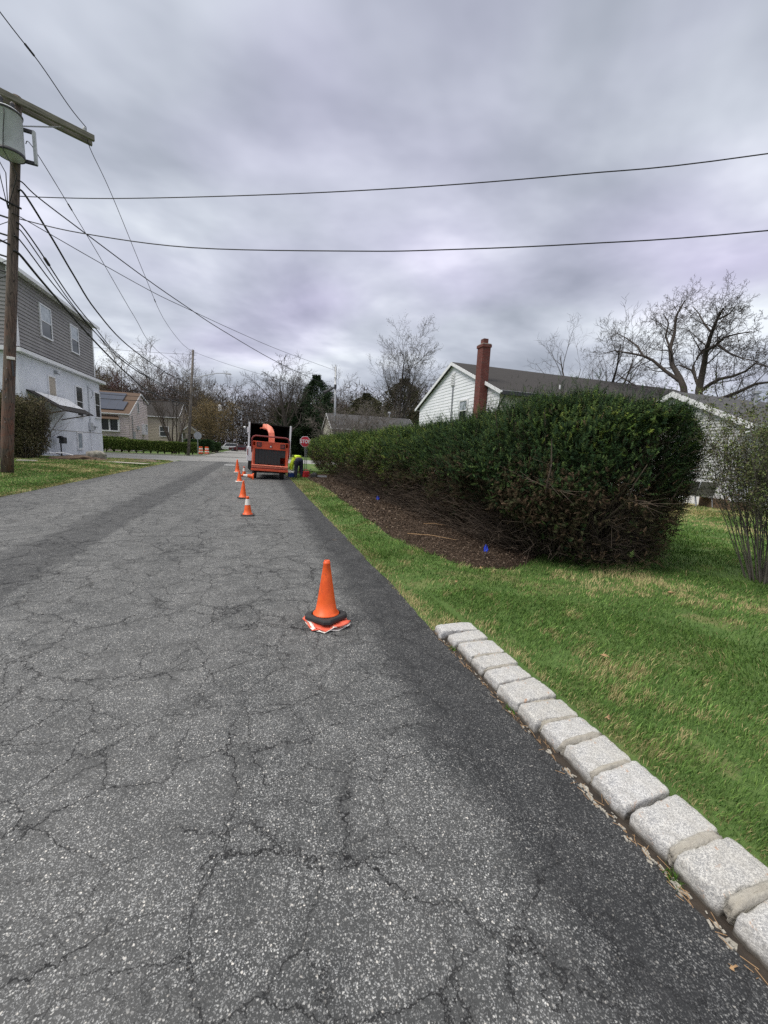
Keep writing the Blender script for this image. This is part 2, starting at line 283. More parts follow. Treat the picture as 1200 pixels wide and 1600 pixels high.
# ------------------------------------------------------------ geometry helpers
def link(o, parent=None):
    COL.objects.link(o)
    if parent is not None: o.parent = parent
    return o
def tag(o, label=None, cat=None, group=None, kind=None):
    for k_, v in (('label', label), ('category', cat), ('group', group), ('kind', kind)):
        if v: o[k_] = v
    return o
def empty(name, loc, label, cat, rz=0, group=None):
    o = bpy.data.objects.new(name, None); o.empty_display_size = .2; link(o); o.location = loc; o.rotation_euler = (0, 0, rz); return tag(o, label, cat, group)
def copy_tree(o, parent=None):
    c = o.copy(); COL.objects.link(c); c.parent = parent
    for ch in list(o.children): copy_tree(ch, c)
    return c
class G:
    def __init__(s): s.v = []; s.f = []; s.m = []; s.mats = []
    def mi(s, m_):
        if m_ not in s.mats: s.mats.append(m_)
        return s.mats.index(m_)
    def add(s, vs, fs, m_):
        b = len(s.v); s.v += [tuple(q) for q in vs]; i = s.mi(m_)
        for f in fs: s.f.append(tuple(b + k_ for k_ in f)); s.m.append(i)
        return s
    def box(s, c, d, m_, rz=0, ry=0, rx=0, taper=1):
        hx, hy, hz = [q / 2 for q in d]; M_ = Matrix.Rotation(rz, 3, 'Z') @ Matrix.Rotation(ry, 3, 'Y') @ Matrix.Rotation(rx, 3, 'X')
        vs = []
        for z in (-hz, hz):
            t = taper if z > 0 else 1
            for x, y in ((-hx, -hy), (hx, -hy), (hx, hy), (-hx, hy)): vs.append(Vector(c) + M_ @ Vector((x * t, y * t, z)))
        return s.add(vs, [(3, 2, 1, 0), (4, 5, 6, 7), (0, 1, 5, 4), (1, 2, 6, 5), (2, 3, 7, 6), (3, 0, 4, 7)], m_)
    def bb(s, x0, x1, y0, y1, z0, z1, m_): return s.box(((x0 + x1) / 2, (y0 + y1) / 2, (z0 + z1) / 2), (abs(x1 - x0), abs(y1 - y0), abs(z1 - z0)), m_)
    def tube(s, pts, rad, m_, k=8, cap=True):
        pts = [Vector(p) for p in pts]; n = len(pts); rad = [rad] * n if isinstance(rad, (int, float)) else rad; vs = []; fs = []; prev = None
        for i, p in enumerate(pts):
            d = (pts[min(i + 1, n - 1)] - pts[max(i - 1, 0)]).normalized()
            a = prev if prev is not None else (Vector((0, 0, 1)) if abs(d.z) < .9 else Vector((1, 0, 0)))
            u_ = (a - d * a.dot(d)); u_ = u_.normalized() if u_.length > 1e-6 else d.orthogonal().normalized(); prev = u_; w_ = d.cross(u_)
            for j in range(k):
                t = 2 * math.pi * j / k; vs.append(p + (u_ * math.cos(t) + w_ * math.sin(t)) * rad[i])
        for i in range(n - 1):
            for j in range(k): fs.append((i * k + j, i * k + (j + 1) % k, (i + 1) * k + (j + 1) % k, (i + 1) * k + j))
        if cap: fs += [tuple(range(k - 1, -1, -1)), tuple((n - 1) * k + j for j in range(k))]
        return s.add(vs, fs, m_)
    def lathe(s, prof, m_, c=(0, 0, 0), k=24, mfn=None):
        vs = [(c[0] + r_ * math.cos(2 * math.pi * j / k), c[1] + r_ * math.sin(2 * math.pi * j / k), c[2] + z) for r_, z in prof for j in range(k)]
        b = len(s.v); s.v += vs
        for i in range(len(prof) - 1):
            mm = s.mi(mfn(i) if mfn else m_)
            for j in range(k): s.f.append((b + i * k + j, b + i * k + (j + 1) % k, b + (i + 1) * k + (j + 1) % k, b + (i + 1) * k + j)); s.m.append(mm)
        return s
    def prism(s, poly, a, b, axis, m_):            # polygon extruded from a to b along the axis ('x','y','z')
        def P(u_, v_, w_): return {'x': (w_, u_, v_), 'y': (u_, w_, v_), 'z': (u_, v_, w_)}[axis]
        n = len(poly); vs = [P(u_, v_, a) for u_, v_ in poly] + [P(u_, v_, b) for u_, v_ in poly]
        return s.add(vs, [tuple(range(n)), tuple(range(2 * n - 1, n - 1, -1))] + [(i, (i + 1) % n, n + (i + 1) % n, n + i) for i in range(n)], m_)
    def build(s, name, parent=None, smooth=False, bevel=0, fix=True):
        me = bpy.data.meshes.new(name); me.from_pydata(s.v, [], s.f); me.update()
        for q in s.mats: me.materials.append(mt[q] if isinstance(q, str) else q)
        me.polygons.foreach_set('material_index', s.m)
        if fix and len(s.f) < 20000:
            import bmesh
            bm = bmesh.new(); bm.from_mesh(me); bmesh.ops.recalc_face_normals(bm, faces=bm.faces); bm.to_mesh(me); bm.free()
        if smooth:
            me.polygons.foreach_set('use_smooth', [True] * len(me.polygons))
        o = bpy.data.objects.new(name, me); link(o, parent)
        if bevel:
            b = o.modifiers.new('bevel', 'BEVEL'); b.width = bevel; b.segments = 2; b.limit_method = 'ANGLE'
        return o
def build_np(name, V, T, mat_, parent=None, col=None, smooth=False):
    V = np.asarray(V, np.float32); T = np.asarray(T, np.int32); me = bpy.data.meshes.new(name); k_ = T.shape[1]
    me.vertices.add(len(V)); me.vertices.foreach_set('co', V.ravel()); me.loops.add(T.size); me.loops.foreach_set('vertex_index', T.ravel())
    me.polygons.add(len(T)); me.polygons.foreach_set('loop_start', np.arange(0, T.size, k_, dtype=np.int32))
    if smooth: me.polygons.foreach_set('use_smooth', np.ones(len(T), bool))
    me.update(calc_edges=True)
    if col is not None:
        a = me.color_attributes.new('Col', 'FLOAT_COLOR', 'POINT'); c4 = np.ones((len(V), 4), np.float32); c4[:, :3] = col; a.data.foreach_set('color', c4.ravel())
    me.materials.append(mt[mat_] if isinstance(mat_, str) else mat_); me.validate()
    o = bpy.data.objects.new(name, me); return link(o, parent)
def frames(D, rng):
    D = D / np.linalg.norm(D, axis=1, keepdims=True); A = rng.normal(size=D.shape); U = np.cross(D, A); U /= np.linalg.norm(U, axis=1, keepdims=True) + 1e-9
    return np.stack([U, np.cross(D, U), D], axis=2)
def scatter(pv, pf, pos, Rm, s):
    n = len(pos); m_ = len(pv); V = np.einsum('nij,mj->nmi', Rm, pv) * np.asarray(s).reshape(-1, 1, 1) + pos[:, None, :]
    T = pf[None] + (np.arange(n) * m_)[:, None, None]; return V.reshape(-1, 3), T.reshape(-1, pf.shape[1])
class Vnoise:                                     # cheap smooth 3-D value noise
    def __init__(s, seed): s.t = np.random.default_rng(seed).random((32, 32, 32))
    def __call__(s, p):
        p = np.asarray(p, float); i = np.floor(p).astype(int); f = p - i; f = f * f * (3 - 2 * f); o = 0
        for a in (0, 1):
            for b in (0, 1):
                for c in (0, 1):
                    wt = (f[..., 0] if a else 1 - f[..., 0]) * (f[..., 1] if b else 1 - f[..., 1]) * (f[..., 2] if c else 1 - f[..., 2])
                    o = o + wt * s.t[(i[..., 0] + a) % 32, (i[..., 1] + b) % 32, (i[..., 2] + c) % 32]
        return o
VN = Vnoise(3)
def ss(a, b, x): t = np.clip((np.asarray(x, float) - a) / (b - a), 0, 1); return t * t * (3 - 2 * t)
# ------------------------------------------------------------ ground, roads, beds
RL, RR = -6.22, 1.53
def road_z(x): return .03 * (1 - ((x + 2.35) / 3.9) ** 2) + .004 if RL - .1 < x < RR + .1 else 0.0
def hgt(x, y):
    x = np.asarray(x, float); y = np.asarray(y, float)
    near = 1 - ss(3.0, 4.3, y)
    lawn = near * (.080 * (x > 1.855)) + (1 - near) * (.055 * ss(1.6, 2.7, x) + .005)
    lawn = lawn + .02 * (VN(np.stack([x * .9, y * .9, x * 0], -1)) - .5) * ss(1.7, 2.3, x)
    left = .005 + .16 * ss(-6.3, -9.5, x) * ss(37, 33, y) * ss(8, 12, y)
    h = np.where(x > 0, lawn, left)
    inroad = (x > RL + .06) & (x < RR - .03)
    cross = (y > 37.6) & (y < 49.8)
    h = np.where(inroad | cross, -.06, h)
    band = ss(1.52, 1.66, x)
    return np.where((x > RR - .03) & (x < 1.855) & (y < 3.12), -.02, np.where((x > RR - .03) & (x < 1.56) & ~cross, -.01, h))
def grid(xs, ys, name, m_, fn=hgt):
    X, Y = np.meshgrid(xs, ys); V = np.stack([X, Y, fn(X, Y)], -1).reshape(-1, 3); nx = len(xs); ny = len(ys)
    i = np.arange((ny - 1) * nx).reshape(ny - 1, nx)[:, :-1].ravel(); T = np.stack([i, i + 1, i + nx + 1, i + nx], 1)
    return build_np(name, V, T, m_, smooth=True)
xs = np.unique(np.round(np.concatenate([[-900, -500, -250, -150, -100, -70, -50, -40, -30, -24], np.arange(-20, -6.3, .5), [-6.28, -6.17, -6.1, -5, -3, -1, 0, 1, 1.49, 1.505, 1.60, 1.72, 1.85, 1.86, 1.9], np.arange(2, 9, .2), np.arange(9, 24, .6), [30, 40, 60, 90, 140, 250, 500, 900]]), 3))
ys = np.unique(np.round(np.concatenate([[-900, -400, -100, -40, -15, -5, -2, -1], np.arange(0, 3, .2), [3.1, 3.13], np.arange(3.2, 9, .2), np.arange(9, 37.5, .5), [37.59, 37.62, 40, 44, 49.78, 49.82], np.arange(51, 60, 1), [70, 90, 120, 160, 240, 400, 900]]), 3))
tag(grid(xs, ys, 'ground', 'turf'), kind='structure')
rng = np.random.default_rng(1)
def road(name, y0, y1, m_, wob=.03):
    yy = np.concatenate([np.arange(y0, min(y1, 12), .08), np.arange(max(y0, 12), y1 + .01, .5)]); xx = np.linspace(RL, RR, 14)
    X, Y = np.meshgrid(xx, yy); Z = .03 * (1 - ((X + 2.35) / 3.9) ** 2) + .004
    nz = (VN(np.stack([Y[:, 0] * 1.3, Y[:, 0] * 0, Y[:, 0] * 0 + 7], -1)) - .5) * .05 + (VN(np.stack([Y[:, 0] * 7, Y[:, 0] * 0, Y[:, 0] * 0 + 2], -1)) - .5) * .03
    X[:, -1] += nz * (1 if wob else 0); X[:, 0] += nz * 3
    V = np.stack([X, Y, Z], -1).reshape(-1, 3); nx = len(xx); ny = len(yy)
    i = np.arange((ny - 1) * nx).reshape(ny - 1, nx)[:, :-1].ravel(); T = np.stack([i, i + 1, i + nx + 1, i + nx], 1)
    # a turned-down rim so that the sheet has an edge
    return tag(build_np(name, V, T, m_, smooth=True), kind='structure')
road('road', -12, 37.3, 'asphalt'); road('road_beyond_junction', 50.3, 190, 'cross')
g = G(); c = []
def arc(cx_, cy_, r_, a0, a1, n=8): return [(cx_ + r_ * math.cos(R(a0 + (a1 - a0) * i / n)), cy_ + r_ * math.sin(R(a0 + (a1 - a0) * i / n))) for i in range(n + 1)]
g.add([(-120, 37.2, .001), (120, 37.2, .001), (120, 50.4, .001), (-120, 50.4, .001)], [(0, 1, 2, 3)], 'cross')
for p, q in (((RL, 37.25), arc(RL - 3, 34.2, 3, 0, 90)), ((RR, 37.25), arc(RR + 3, 34.2, 3, 180, 90)), ((RL, 50.35), arc(RL - 3, 53.4, 3, 0, -90)), ((RR, 50.35), arc(RR + 3, 53.4, 3, 180, 270))):
    vs = [(p[0], p[1], .0022)] + [(a, b, .012 if False else .0105) for a, b in q]; g.add(vs, [tuple(range(len(vs)))], 'cross')
tag(g.build('cross_street', fix=False), kind='structure')
for o in (bpy.data.objects['cross_street'],):
    o.data.flip_normals() if o.data.polygons[0].normal.z < 0 else None
g = G(); g.add([(-2.3, 31.3, road_z(-2.3) + .004), (1.35, 31.3, road_z(1.35) + .004), (1.35, 31.75, road_z(1.35) + .004), (-2.3, 31.75, road_z(-2.3) + .004)], [(0, 1, 2, 3)], 'white_dirty')
tag(g.build('stop_line', fix=False), kind='structure')
def strip(name, pts, w_, h_, m_, z=.0):
    g = G()
    for (a, b) in zip(pts[:-1], pts[1:]):
        a = Vector((*a, 0)); b = Vector((*b, 0)); d = (b - a); n_ = Vector((-d.y, d.x, 0)).normalized() * w_ / 2; mid = (a + b) / 2
        g.box((mid.x, mid.y, z + h_ / 2), (d.length + .001, w_, h_), m_, rz=math.atan2(d.y, d.x))
    return tag(g.build(name), kind='structure')
strip('kerb_across_junction', [(-18, 50.55), (-9.3, 50.55), (-7.2, 51.3), (-6.45, 53.2), (-6.5, 80)], .15, .10, 'slab')
strip('garden_path', [(-15.3, 29.9), (-9.6, 29.3), (-6.4, 27.6)], .55, .02, 'slab', z=.14)
# mulch bed under the hedge
BED = [(2.86, 4.55), (2.62, 5.1), (2.42, 5.9), (2.30, 6.9), (2.36, 8.5), (2.45, 11), (2.5, 14), (2.45, 17.5), (2.35, 20.0), (2.6, 23.5), (6.0, 23.5), (6.0, 12), (6.1, 7.6), (6.0, 6.3), (5.3, 5.7), (4.5, 5.2), (3.9, 4.8), (3.35, 4.5)]
def inpoly(x, y, P):
    x = np.asarray(x); y = np.asarray(y); c_ = np.zeros(x.shape, bool); n = len(P)
    for i in range(n):
        x0, y0 = P[i]; x1, y1 = P[i - 1]
        c_ ^= ((y0 > y) != (y1 > y)) & (x < (x1 - x0) * (y - y0) / (y1 - y0 + 1e-12) + x0)
    return c_
g = G(); cxb, cyb = 4.4, 9.0
rim = []
for i in range(len(BED)):
    a = BED[i]; b = BED[(i + 1) % len(BED)]
    for t in np.linspace(0, 1, 9)[:-1]:
        x = a[0] + (b[0] - a[0]) * t; y = a[1] + (b[1] - a[1]) * t; j = .07 * (float(VN(np.array([x * 4., y * 4., 1.]))) - .5) * 2; rim.append((x + j, y + j))
vs = []; K = 7
for s_ in np.linspace(1, .1, K):
    for x, y in rim:
        xx_ = cxb + (x - cxb) * s_; yy_ = cyb + (y - cyb) * s_; vs.append((xx_, yy_, float(hgt(xx_, yy_)) + .008 + .05 * float(ss(0, .35, 1 - s_))))
n = len(rim); fs = [(k_ * n + i, k_ * n + (i + 1) % n, (k_ + 1) * n + (i + 1) % n, (k_ + 1) * n + i) for k_ in range(K - 1) for i in range(n)] + [tuple((K - 1) * n + i for i in range(n))]
g.add(vs, fs, 'mulch'); tag(g.build('mulch_bed', smooth=True), 'dark brown mulch bed under the yew hedge', 'mulch bed', kind='structure')
# mulch chips
rng = np.random.default_rng(5); n = 95000; px = rng.uniform(2.2, 7.0, n); py = 3.8 + (rng.random(n) ** 1.7) * 18
k_ = inpoly(px, py, BED) & (px < 5.2 + rng.random(n)); px, py = px[k_], py[k_]; n = len(px); d_ = np.hypot(px, py)
pv = np.array([(-.5, -.16, 0), (.5, -.12, 0), (.45, .16, .1), (-.45, .14, .12)]); pf = np.array([[0, 1, 2, 3]])
D = rng.normal(size=(n, 3)) * .35 + [0, 0, 1]; pos = np.stack([px, py, hgt(px, py) + .055 + rng.uniform(-.01, .02, n)], 1)
pos[:, 2] -= .045 * (1 - ss(.0, .5, np.minimum(np.abs(px - 2.35), .5)))
V, T = scatter(pv, pf, pos, frames(D, rng), rng.uniform(.014, .042, n) * np.clip(d_ / 7, .8, 1.7))
cc = np.array([(.080, .056, .040), (.135, .098, .072), (.036, .028, .022), (.23, .18, .135)])[rng.choice(4, n, p=[.4, .3, .24, .06])]
tag(build_np('wood_mulch', V, T, 'leaf', col=np.repeat(cc, 4, 0)), 'loose brown wood chips covering the bed', kind='stuff')
# ------------------------------------------------------------ grass
def grass(name, cand, seed, label, dens=1.0, wmul=1.0):
    rng = np.random.default_rng(seed); x, y, dn = cand(rng); n = len(x); z = hgt(x, y)
    d = np.hypot(x, y); wdt = .0034 * np.maximum(1, (d / 2.4) ** .8) * wmul * rng.uniform(.7, 1.3, n)
    t1 = VN(np.stack([x * .8, y * .8, x * 0 + 3], -1)); t2 = VN(np.stack([x * 4.5, y * 4.5, x * 0 + 9], -1)); t3 = VN(np.stack([x * 13, y * 13, x * 0 + 9], -1))
    h = rng.uniform(.022, .05, n) * (.6 + .8 * t2) * np.clip(1 + .02 * d, 1, 1.3)
    a = rng.uniform(0, 2 * math.pi, n); lean = rng.uniform(.1, .95, n) * h; la = rng.uniform(0, 2 * math.pi, n) * .5 + t1 * 6
    ux, uy = np.cos(a) * wdt / 2, np.sin(a) * wdt / 2; P0 = np.stack([x, y, z - .004], 1); U = np.stack([ux, uy, ux * 0], 1)
    mid = P0 + np.stack([np.cos(la) * lean * .35, np.sin(la) * lean * .35, h * .6], 1); tip = P0 + np.stack([np.cos(la) * lean, np.sin(la) * lean, h], 1)
    V = np.stack([P0 - U, P0 + U, mid + U * .8, tip, mid - U * .8], 1).reshape(-1, 3)
    b = np.arange(n) * 5; T = np.concatenate([np.stack([b, b + 1, b + 2, b + 4], 1), np.stack([b + 4, b + 2, b + 3, b + 3], 1)])
    q = np.concatenate([np.stack([b, b + 1, b + 2], 1), np.stack([b, b + 2, b + 4], 1), np.stack([b + 4, b + 2, b + 3], 1)])
    dry = np.clip(ss(.55, .76, t1 * .45 + t2 * .3 + t3 * .25) + dn, 0, .96); isdry = rng.random(n) < dry * .9 + .035
    v_ = rng.uniform(.65, 1.35, n)[:, None]; mixg = rng.random(n)[:, None]
    green = (np.array([(.070, .152, .036)]) * (1 - mixg) + np.array([(.175, .275, .070)]) * mixg) * v_ * (.75 + .5 * t2[:, None])
    straw = np.array([(.40, .345, .17)]) * v_ * .95; col_ = np.where(isdry[:, None], straw, green)
    return tag(build_np(name, V, q, 'blade', col=np.repeat(col_, 5, 0)), label, kind='stuff')
def cand_r(rng):
    X = []; Y = []
    for (d0, d1) in ((.8, 2), (2, 3), (3, 4.5), (4.5, 7), (7, 11), (11, 17), (17, 26)):
        den = 15000 * min(1, (2.2 / ((d0 + d1) / 2)) ** 1.55); n = int(den * (d1 * d1 - d0 * d0) * .5 * R(88)); r_ = np.sqrt(rng.uniform(d0 * d0, d1 * d1, n)); th = rng.uniform(R(2), R(90), n)
        X.append(r_ * np.cos(th)); Y.append(r_ * np.sin(th))
    X.append(rng.uniform(1.86, 6, 70000)); Y.append(rng.uniform(-2.2, .35, 70000))
    x = np.concatenate(X); y = np.concatenate(Y)
    k_ = ((x > 1.86) | ((y > 3.06) & (x > 1.50 + .05 * rng.random(len(x))))) & (x < 17) & (y > -2.3) & ~inpoly(x + .05 * rng.normal(size=len(x)), y, BED) & ~((x > 15.8) & (y > 8.5))
    k_ &= ~((y > 30))
    # bare spots
    t = VN(np.stack([x * 2.2, y * 2.2, x * 0 + 5], -1)); k_ &= (rng.random(len(x)) > ss(.66, .85, t) * .6)
    k_ &= ~((x > 3.4) & (x < 6.2) & (y > 7) & (y < 22))
    x, y = x[k_], y[k_]
    edge = np.maximum(1 - ss(1.5, 1.82, x) , 0) * (y > 3.1) * .65 + (1 - ss(1.88, 2.02, x)) * (y < 3.3) * .35
    patch = ss(8, 11, x) * ss(7.8, 8.8, y) * (1 - ss(11, 14, y)) * .7
    chips = np.exp(-((x - 1.9) ** 2 / .35 + (y - 17.5) ** 2 / 7)) * .9
    streak = np.exp(-((y - (2.1 - .0 * x)) ** 2) / .02) * (x > 2.1) * (x < 3.6) * .3
    return x, y, edge + patch + chips + streak
grass('grass', cand_r, 11, 'short green lawn grass with straw patches beside the curb stones')
def cand_l(rng):
    X = []; Y = []
    for y0, y1, den in ((9, 16, 1500), (16, 24, 900), (24, 37.3, 420)):
        n = int(den * (y1 - y0) * 9); X.append(rng.uniform(-15.4, -6.15, n)); Y.append(rng.uniform(y0, y1, n))
    x = np.concatenate(X); y = np.concatenate(Y); k_ = (y > -x * 1.55 + 0) & ((x + 9.2) ** 2 + (y - 37.2) ** 2 > 0)
    k_ &= ~((x > -9.22 + 3 - 0) & False); x, y = x[k_], y[k_]
    k_ = ~((y > 34.2) & (x > -9.2) & ((x + 9.22) ** 2 + (y - 34.2) ** 2 > 9)); x, y = x[k_], y[k_]
    edge = (1 - ss(-6.2, -6.75, x)) * 0 + ss(-6.7, -6.2, x) * .6
    dirt = np.exp(-((x + 9.5) ** 2 / 3 + (y - 31) ** 2 / 9)) * .8
    t = VN(np.stack([x * .8, y * .8, x * 0 + 5], -1)); k_ = rng.random(len(x)) > ss(.5, .8, t) * .5 * (y > 28) + dirt * .6
    return x[k_], y[k_], (edge + dirt + .12)[k_]
grass('grass_verge', cand_l, 12, 'green verge of grass around the utility pole', wmul=1.0)
# ------------------------------------------------------------ houses
def lap(g, axis, plane, sgn, rows, m_, lip=.022):
    # lapped boards: rows = [(z0, z1, a0b, a1b, a0t, a1t)]; the wall lies in plane `axis`=plane and faces sgn
    for z0, z1, a0, a1, b0, b1 in rows:
        if a1 - a0 < .02: continue
        def P(u_, z, o_): return (plane + sgn * o_, u_, z) if axis == 'x' else (u_, plane + sgn * o_, z)
        vs = [P(a0, z0, lip), P(a1, z0, lip), P(b1, z1, .003), P(b0, z1, .003), P(a0, z0, 0), P(a1, z0, 0)]
        g.add(vs, [(0, 1, 2, 3), (4, 5, 1, 0)], m_)
def rows_of(z0, z1, step, lo, hi):
    r_ = []; z = z0
    while z < z1 - .01:
        t = min(z + step, z1); r_.append((z, t, lo(z), hi(z), lo(t), hi(t))); z = t
    return r_
def window(parent, axis, plane, sgn, u0, u1, z0, z1, pane='glass', frame='white', mid=True, cols=1, depth=.10, fw=.09, name='window', label=None):
    g = G()
    def bx(g_, a0, a1, c0, c1, d0, d1, m_):
        lo, hi = sorted((plane + sgn * d0, plane + sgn * d1))
        if axis == 'x': g_.bb(lo, hi, a0, a1, c0, c1, m_)
        else: g_.bb(a0, a1, lo, hi, c0, c1, m_)
    bx(g, u0 - fw, u0, z0 - fw, z1 + fw, .005, depth, frame); bx(g, u1, u1 + fw, z0 - fw, z1 + fw, .005, depth, frame)
    bx(g, u0, u1, z1, z1 + fw, .005, depth - .004, frame); bx(g, u0, u1, z0 - fw, z0, .005, depth + .03, frame)
    if mid: bx(g, u0, u1, (z0 + z1) / 2 - .03, (z0 + z1) / 2 + .03, .02, depth - .012, frame)
    for c_ in range(1, cols):
        uc = u0 + (u1 - u0) * c_ / cols; bx(g, uc - .05, uc + .05, z0, z1, .02, depth - .008, frame)
    o = g.build(name, parent, bevel=.004)
    if label: o['label'] = label
    g = G()
    if mid: bx(g, u0, u1, (z0 + z1) / 2, z1, .066, .076, pane); bx(g, u0, u1, z0, (z0 + z1) / 2, .053, .063, 'glass_dark' if pane == 'curtain_pane' else pane)
    else: bx(g, u0, u1, z0, z1, .053, .063, pane)
    g.build('pane', o); return o
def slab(g, pts, th, m_):
    # roof plane: 4 corner points, thickened downwards
    vs = [Vector(p) for p in pts] + [Vector(p) - Vector((0, 0, th)) for p in pts]
    g.add(vs, [(0, 1, 2, 3), (7, 6, 5, 4), (0, 4, 5, 1), (1, 5, 6, 2), (2, 6, 7, 3), (3, 7, 4, 0)], m_)
# --- two-storey house on the verge side: X=-15.5, Y 34.3..49.1
def mansard_house():
    h = empty('house', (-21, 42, 0), 'tall house with grey siding over pale blue stucco behind the utility pole', 'house')
    X = -15.5; Y0, Y1 = 34.4, 49.3; XW = -27
    def P(o): o.location = (21, -42, 0); return o
    g = G(); g.bb(XW, X, Y0, Y1, -.1, 7.05, 'stucco'); P(g.build('stucco_wall', h))
    g = G(); g.bb(X, X + .04, Y0 + .05, Y1 - .05, -.1, 2.05, 'stucco'); g.bb(X + .04, X + .06, 38.5, Y1 - .2, 2.02, 2.07, 'mortar'); P(g.build('plinth', h))
    g = G()
    XU = X - .25
    lap(g, 'x', XU, 1, rows_of(7.4, 12.5, .25, lambda z: Y0 + .85, lambda z: Y1 - .35), 'vinyl_taupe', .05)
    rid = -21.3
    def lo(z): return XW if z < 12.6 else XW + (z - 12.6) * (rid - XW) / 2.6
    def hi(z): return XU - .02 if z < 12.6 else XU - (z - 12.6) * (XU - rid) / 2.6
    lap(g, 'y', Y0 + .7, -1, rows_of(7.4, 15.1, .25, lo, hi), 'vinyl_taupe', .05)
    g.bb(XW, XU - .03, Y0 + .72, Y1 - .3, 7.3, 12.5, 'vinyl_taupe'); g.prism([(XW, 12.5), (XU - .05, 12.5), (rid, 15.1)], Y0 + .72, Y1 - .3, 'y', 'vinyl_taupe')
    P(g.build('siding_wall', h, fix=False))
    g = G(); g.bb(XU - .2, XU + .07, Y0 + .6, Y0 + .98, 7.35, 12.55, 'white'); P(g.build('corner_board', h, bevel=.01)); g = G(); g.bb(XU, XU + .07, Y1 - .45, Y1 - .25, 7.35, 12.5, 'white'); P(g.build('corner_board', h, bevel=.01))
    g = G(); g.bb(X - .25, X + .42, Y0 - .35, Y1 + .75, 7.08, 7.34, 'white'); g.bb(XW, X - .25, Y0 - .35, Y0 + .65, 7.08, 7.34, 'white'); g.bb(X - .25, X + .32, Y0 - .25, Y1 + .65, 7.34, 7.42, 'roof_dark')
    P(g.build('ledge', h, bevel=.01))
    g = G(); ze = 12.62; ov = .55
    slab(g, [(XU + ov, Y0 + .2, ze), (XU + ov, Y1 + .1, ze), (rid, Y1 + .1, 15.3), (rid, Y0 + .2, 15.3)], .12, 'roof_dark')
    slab(g, [(XW - ov, Y1 + .1, ze), (XW - ov, Y0 + .2, ze), (rid, Y0 + .2, 15.3), (rid, Y1 + .1, 15.3)], .12, 'roof_dark')
    r_ = P(g.build('roof', h))
    g = G(); g.bb(XU + ov + .003, XU + ov + .05, Y0 + .2, Y1 + .1, ze - .28, ze - .03, 'white'); g.build('eave_board', r_); g = G()
    slab(g, [(XU + .02, Y0 + .2, ze - .14), (XU + ov, Y0 + .2, ze - .14), (XU + ov, Y1 + .1, ze - .14), (XU + .02, Y1 + .1, ze - .14)], .03, 'white')
    g.build('soffit', r_)
    for s_ in (1, -1):
        g = G(); xe = XU + ov if s_ == 1 else XW - ov
        vs = [(xe, Y0 + .16, ze - .28), (rid, Y0 + .16, 15.02), (rid, Y0 + .16, 15.3), (xe, Y0 + .16, ze)]; vs += [(a, b + .035, c_) for a, b, c_ in vs]
        g.add(vs, [(0, 1, 2, 3), (7, 6, 5, 4), (0, 4, 5, 1), (2, 6, 7, 3), (3, 7, 4, 0), (1, 5, 6, 2)], 'white')
        g.build('rake_board', r_)
    for u0, u1, z0, z1 in ((38.6, 40.2, 9.15, 11.4), (43.85, 45.3, 9.1, 11.3)): P(window(h, 'x', XU, 1, u0, u1, z0, z1, 'curtain_pane', fw=.1, depth=.12))
    for u0, u1, z0, z1 in ((43.35, 44.65, 3.5, 6.0), (47.7, 48.95, 3.65, 6.0)): P(window(h, 'x', X, 1, u0, u1, z0, z1, 'glass', fw=.13, depth=.11))
    P(window(h, 'x', X + .04, 1, 42.95, 43.85, .55, 1.9, 'curtain_pane', fw=.12, depth=.11, mid=False, name='basement_window'))
    g = G(); g.bb(X + .002, X + .07, 38.4, 38.52, 3.9, 6.25, 'white'); g.bb(X + .002, X + .07, 39.6, 39.72, 3.9, 6.25, 'white'); g.bb(X + .002, X + .07, 38.52, 39.6, 6.13, 6.25, 'white'); g.bb(X + .002, X + .035, 38.52, 39.6, 3.9, 6.13, 'vinyl_beige')
    P(g.build('boarded_door', h))
    # lean-to canopy
    a0, a1 = 35.2, 40.9
    g = G(); slab(g, [(X + .02, a0, 4.75), (X + .02, a1 + .5, 4.75), (X + 2.3, a1 - .6, 3.45), (X + 2.3, a0 - .2, 3.45)], .09, 'roof_dark')
    cn = P(g.build('canopy', h)); g = G()
    slab(g, [(X + .25, a0 + .6, 4.635 + .06), (X + .25, a1, 4.635 + .06), (X + 1.7, a1 - .8, 3.86), (X + 1.7, a0 + .6, 3.86)], .03, 'white'); g.build('white_sheeting', cn)
    for ya in (a0 + .1, a1 - .9): g = G(); g.tube([(X + 2.1, ya, 3.4), (X + .1, ya, 2.9)], .04, 'timber', 6); g.build('bracket', cn)
    g = G(); g.tube([(X + .08, 46.15, 6.5), (X + .08, 46.15, 3.0)], .045, 'grey_paint', 8); g.bb(X + .01, X + .2, 45.85, 46.5, 2.25, 3.0, 'grey_paint'); g.lathe([(0, 0), (.13, 0), (.13, .12), (0, .12)], 'metal', (X + .28, 46.95, 2.55), 14)
    g.bb(X + .01, X + .16, 46.7, 47.2, 2.3, 2.75, 'grey_paint'); g.tube([(X + .08, 46.15, 2.25), (X + .08, 46.15, .1)], .03, 'white', 6); P(g.build('electric_meter', h, bevel=.01))
    g = G(); g.tube([(X + .1, 46.1, 6.3), (X + .25, 46.5, 6.1), (X + .2, 46.9, 5.7), (X + .06, 46.7, 5.3)], .018, 'wire', 6); P(g.build('service_cable', h))
    g = G(); g.bb(X + .01, X + .16, 39.6, 39.85, 6.5, 6.75, 'metal'); g.tube([(X + .16, 39.7, 6.6), (X + .35, 39.7, 6.45)], .05, 'metal', 8); P(g.build('flood_lamp', h))
    # straight children are moved in house space
    return h
mansard_house()
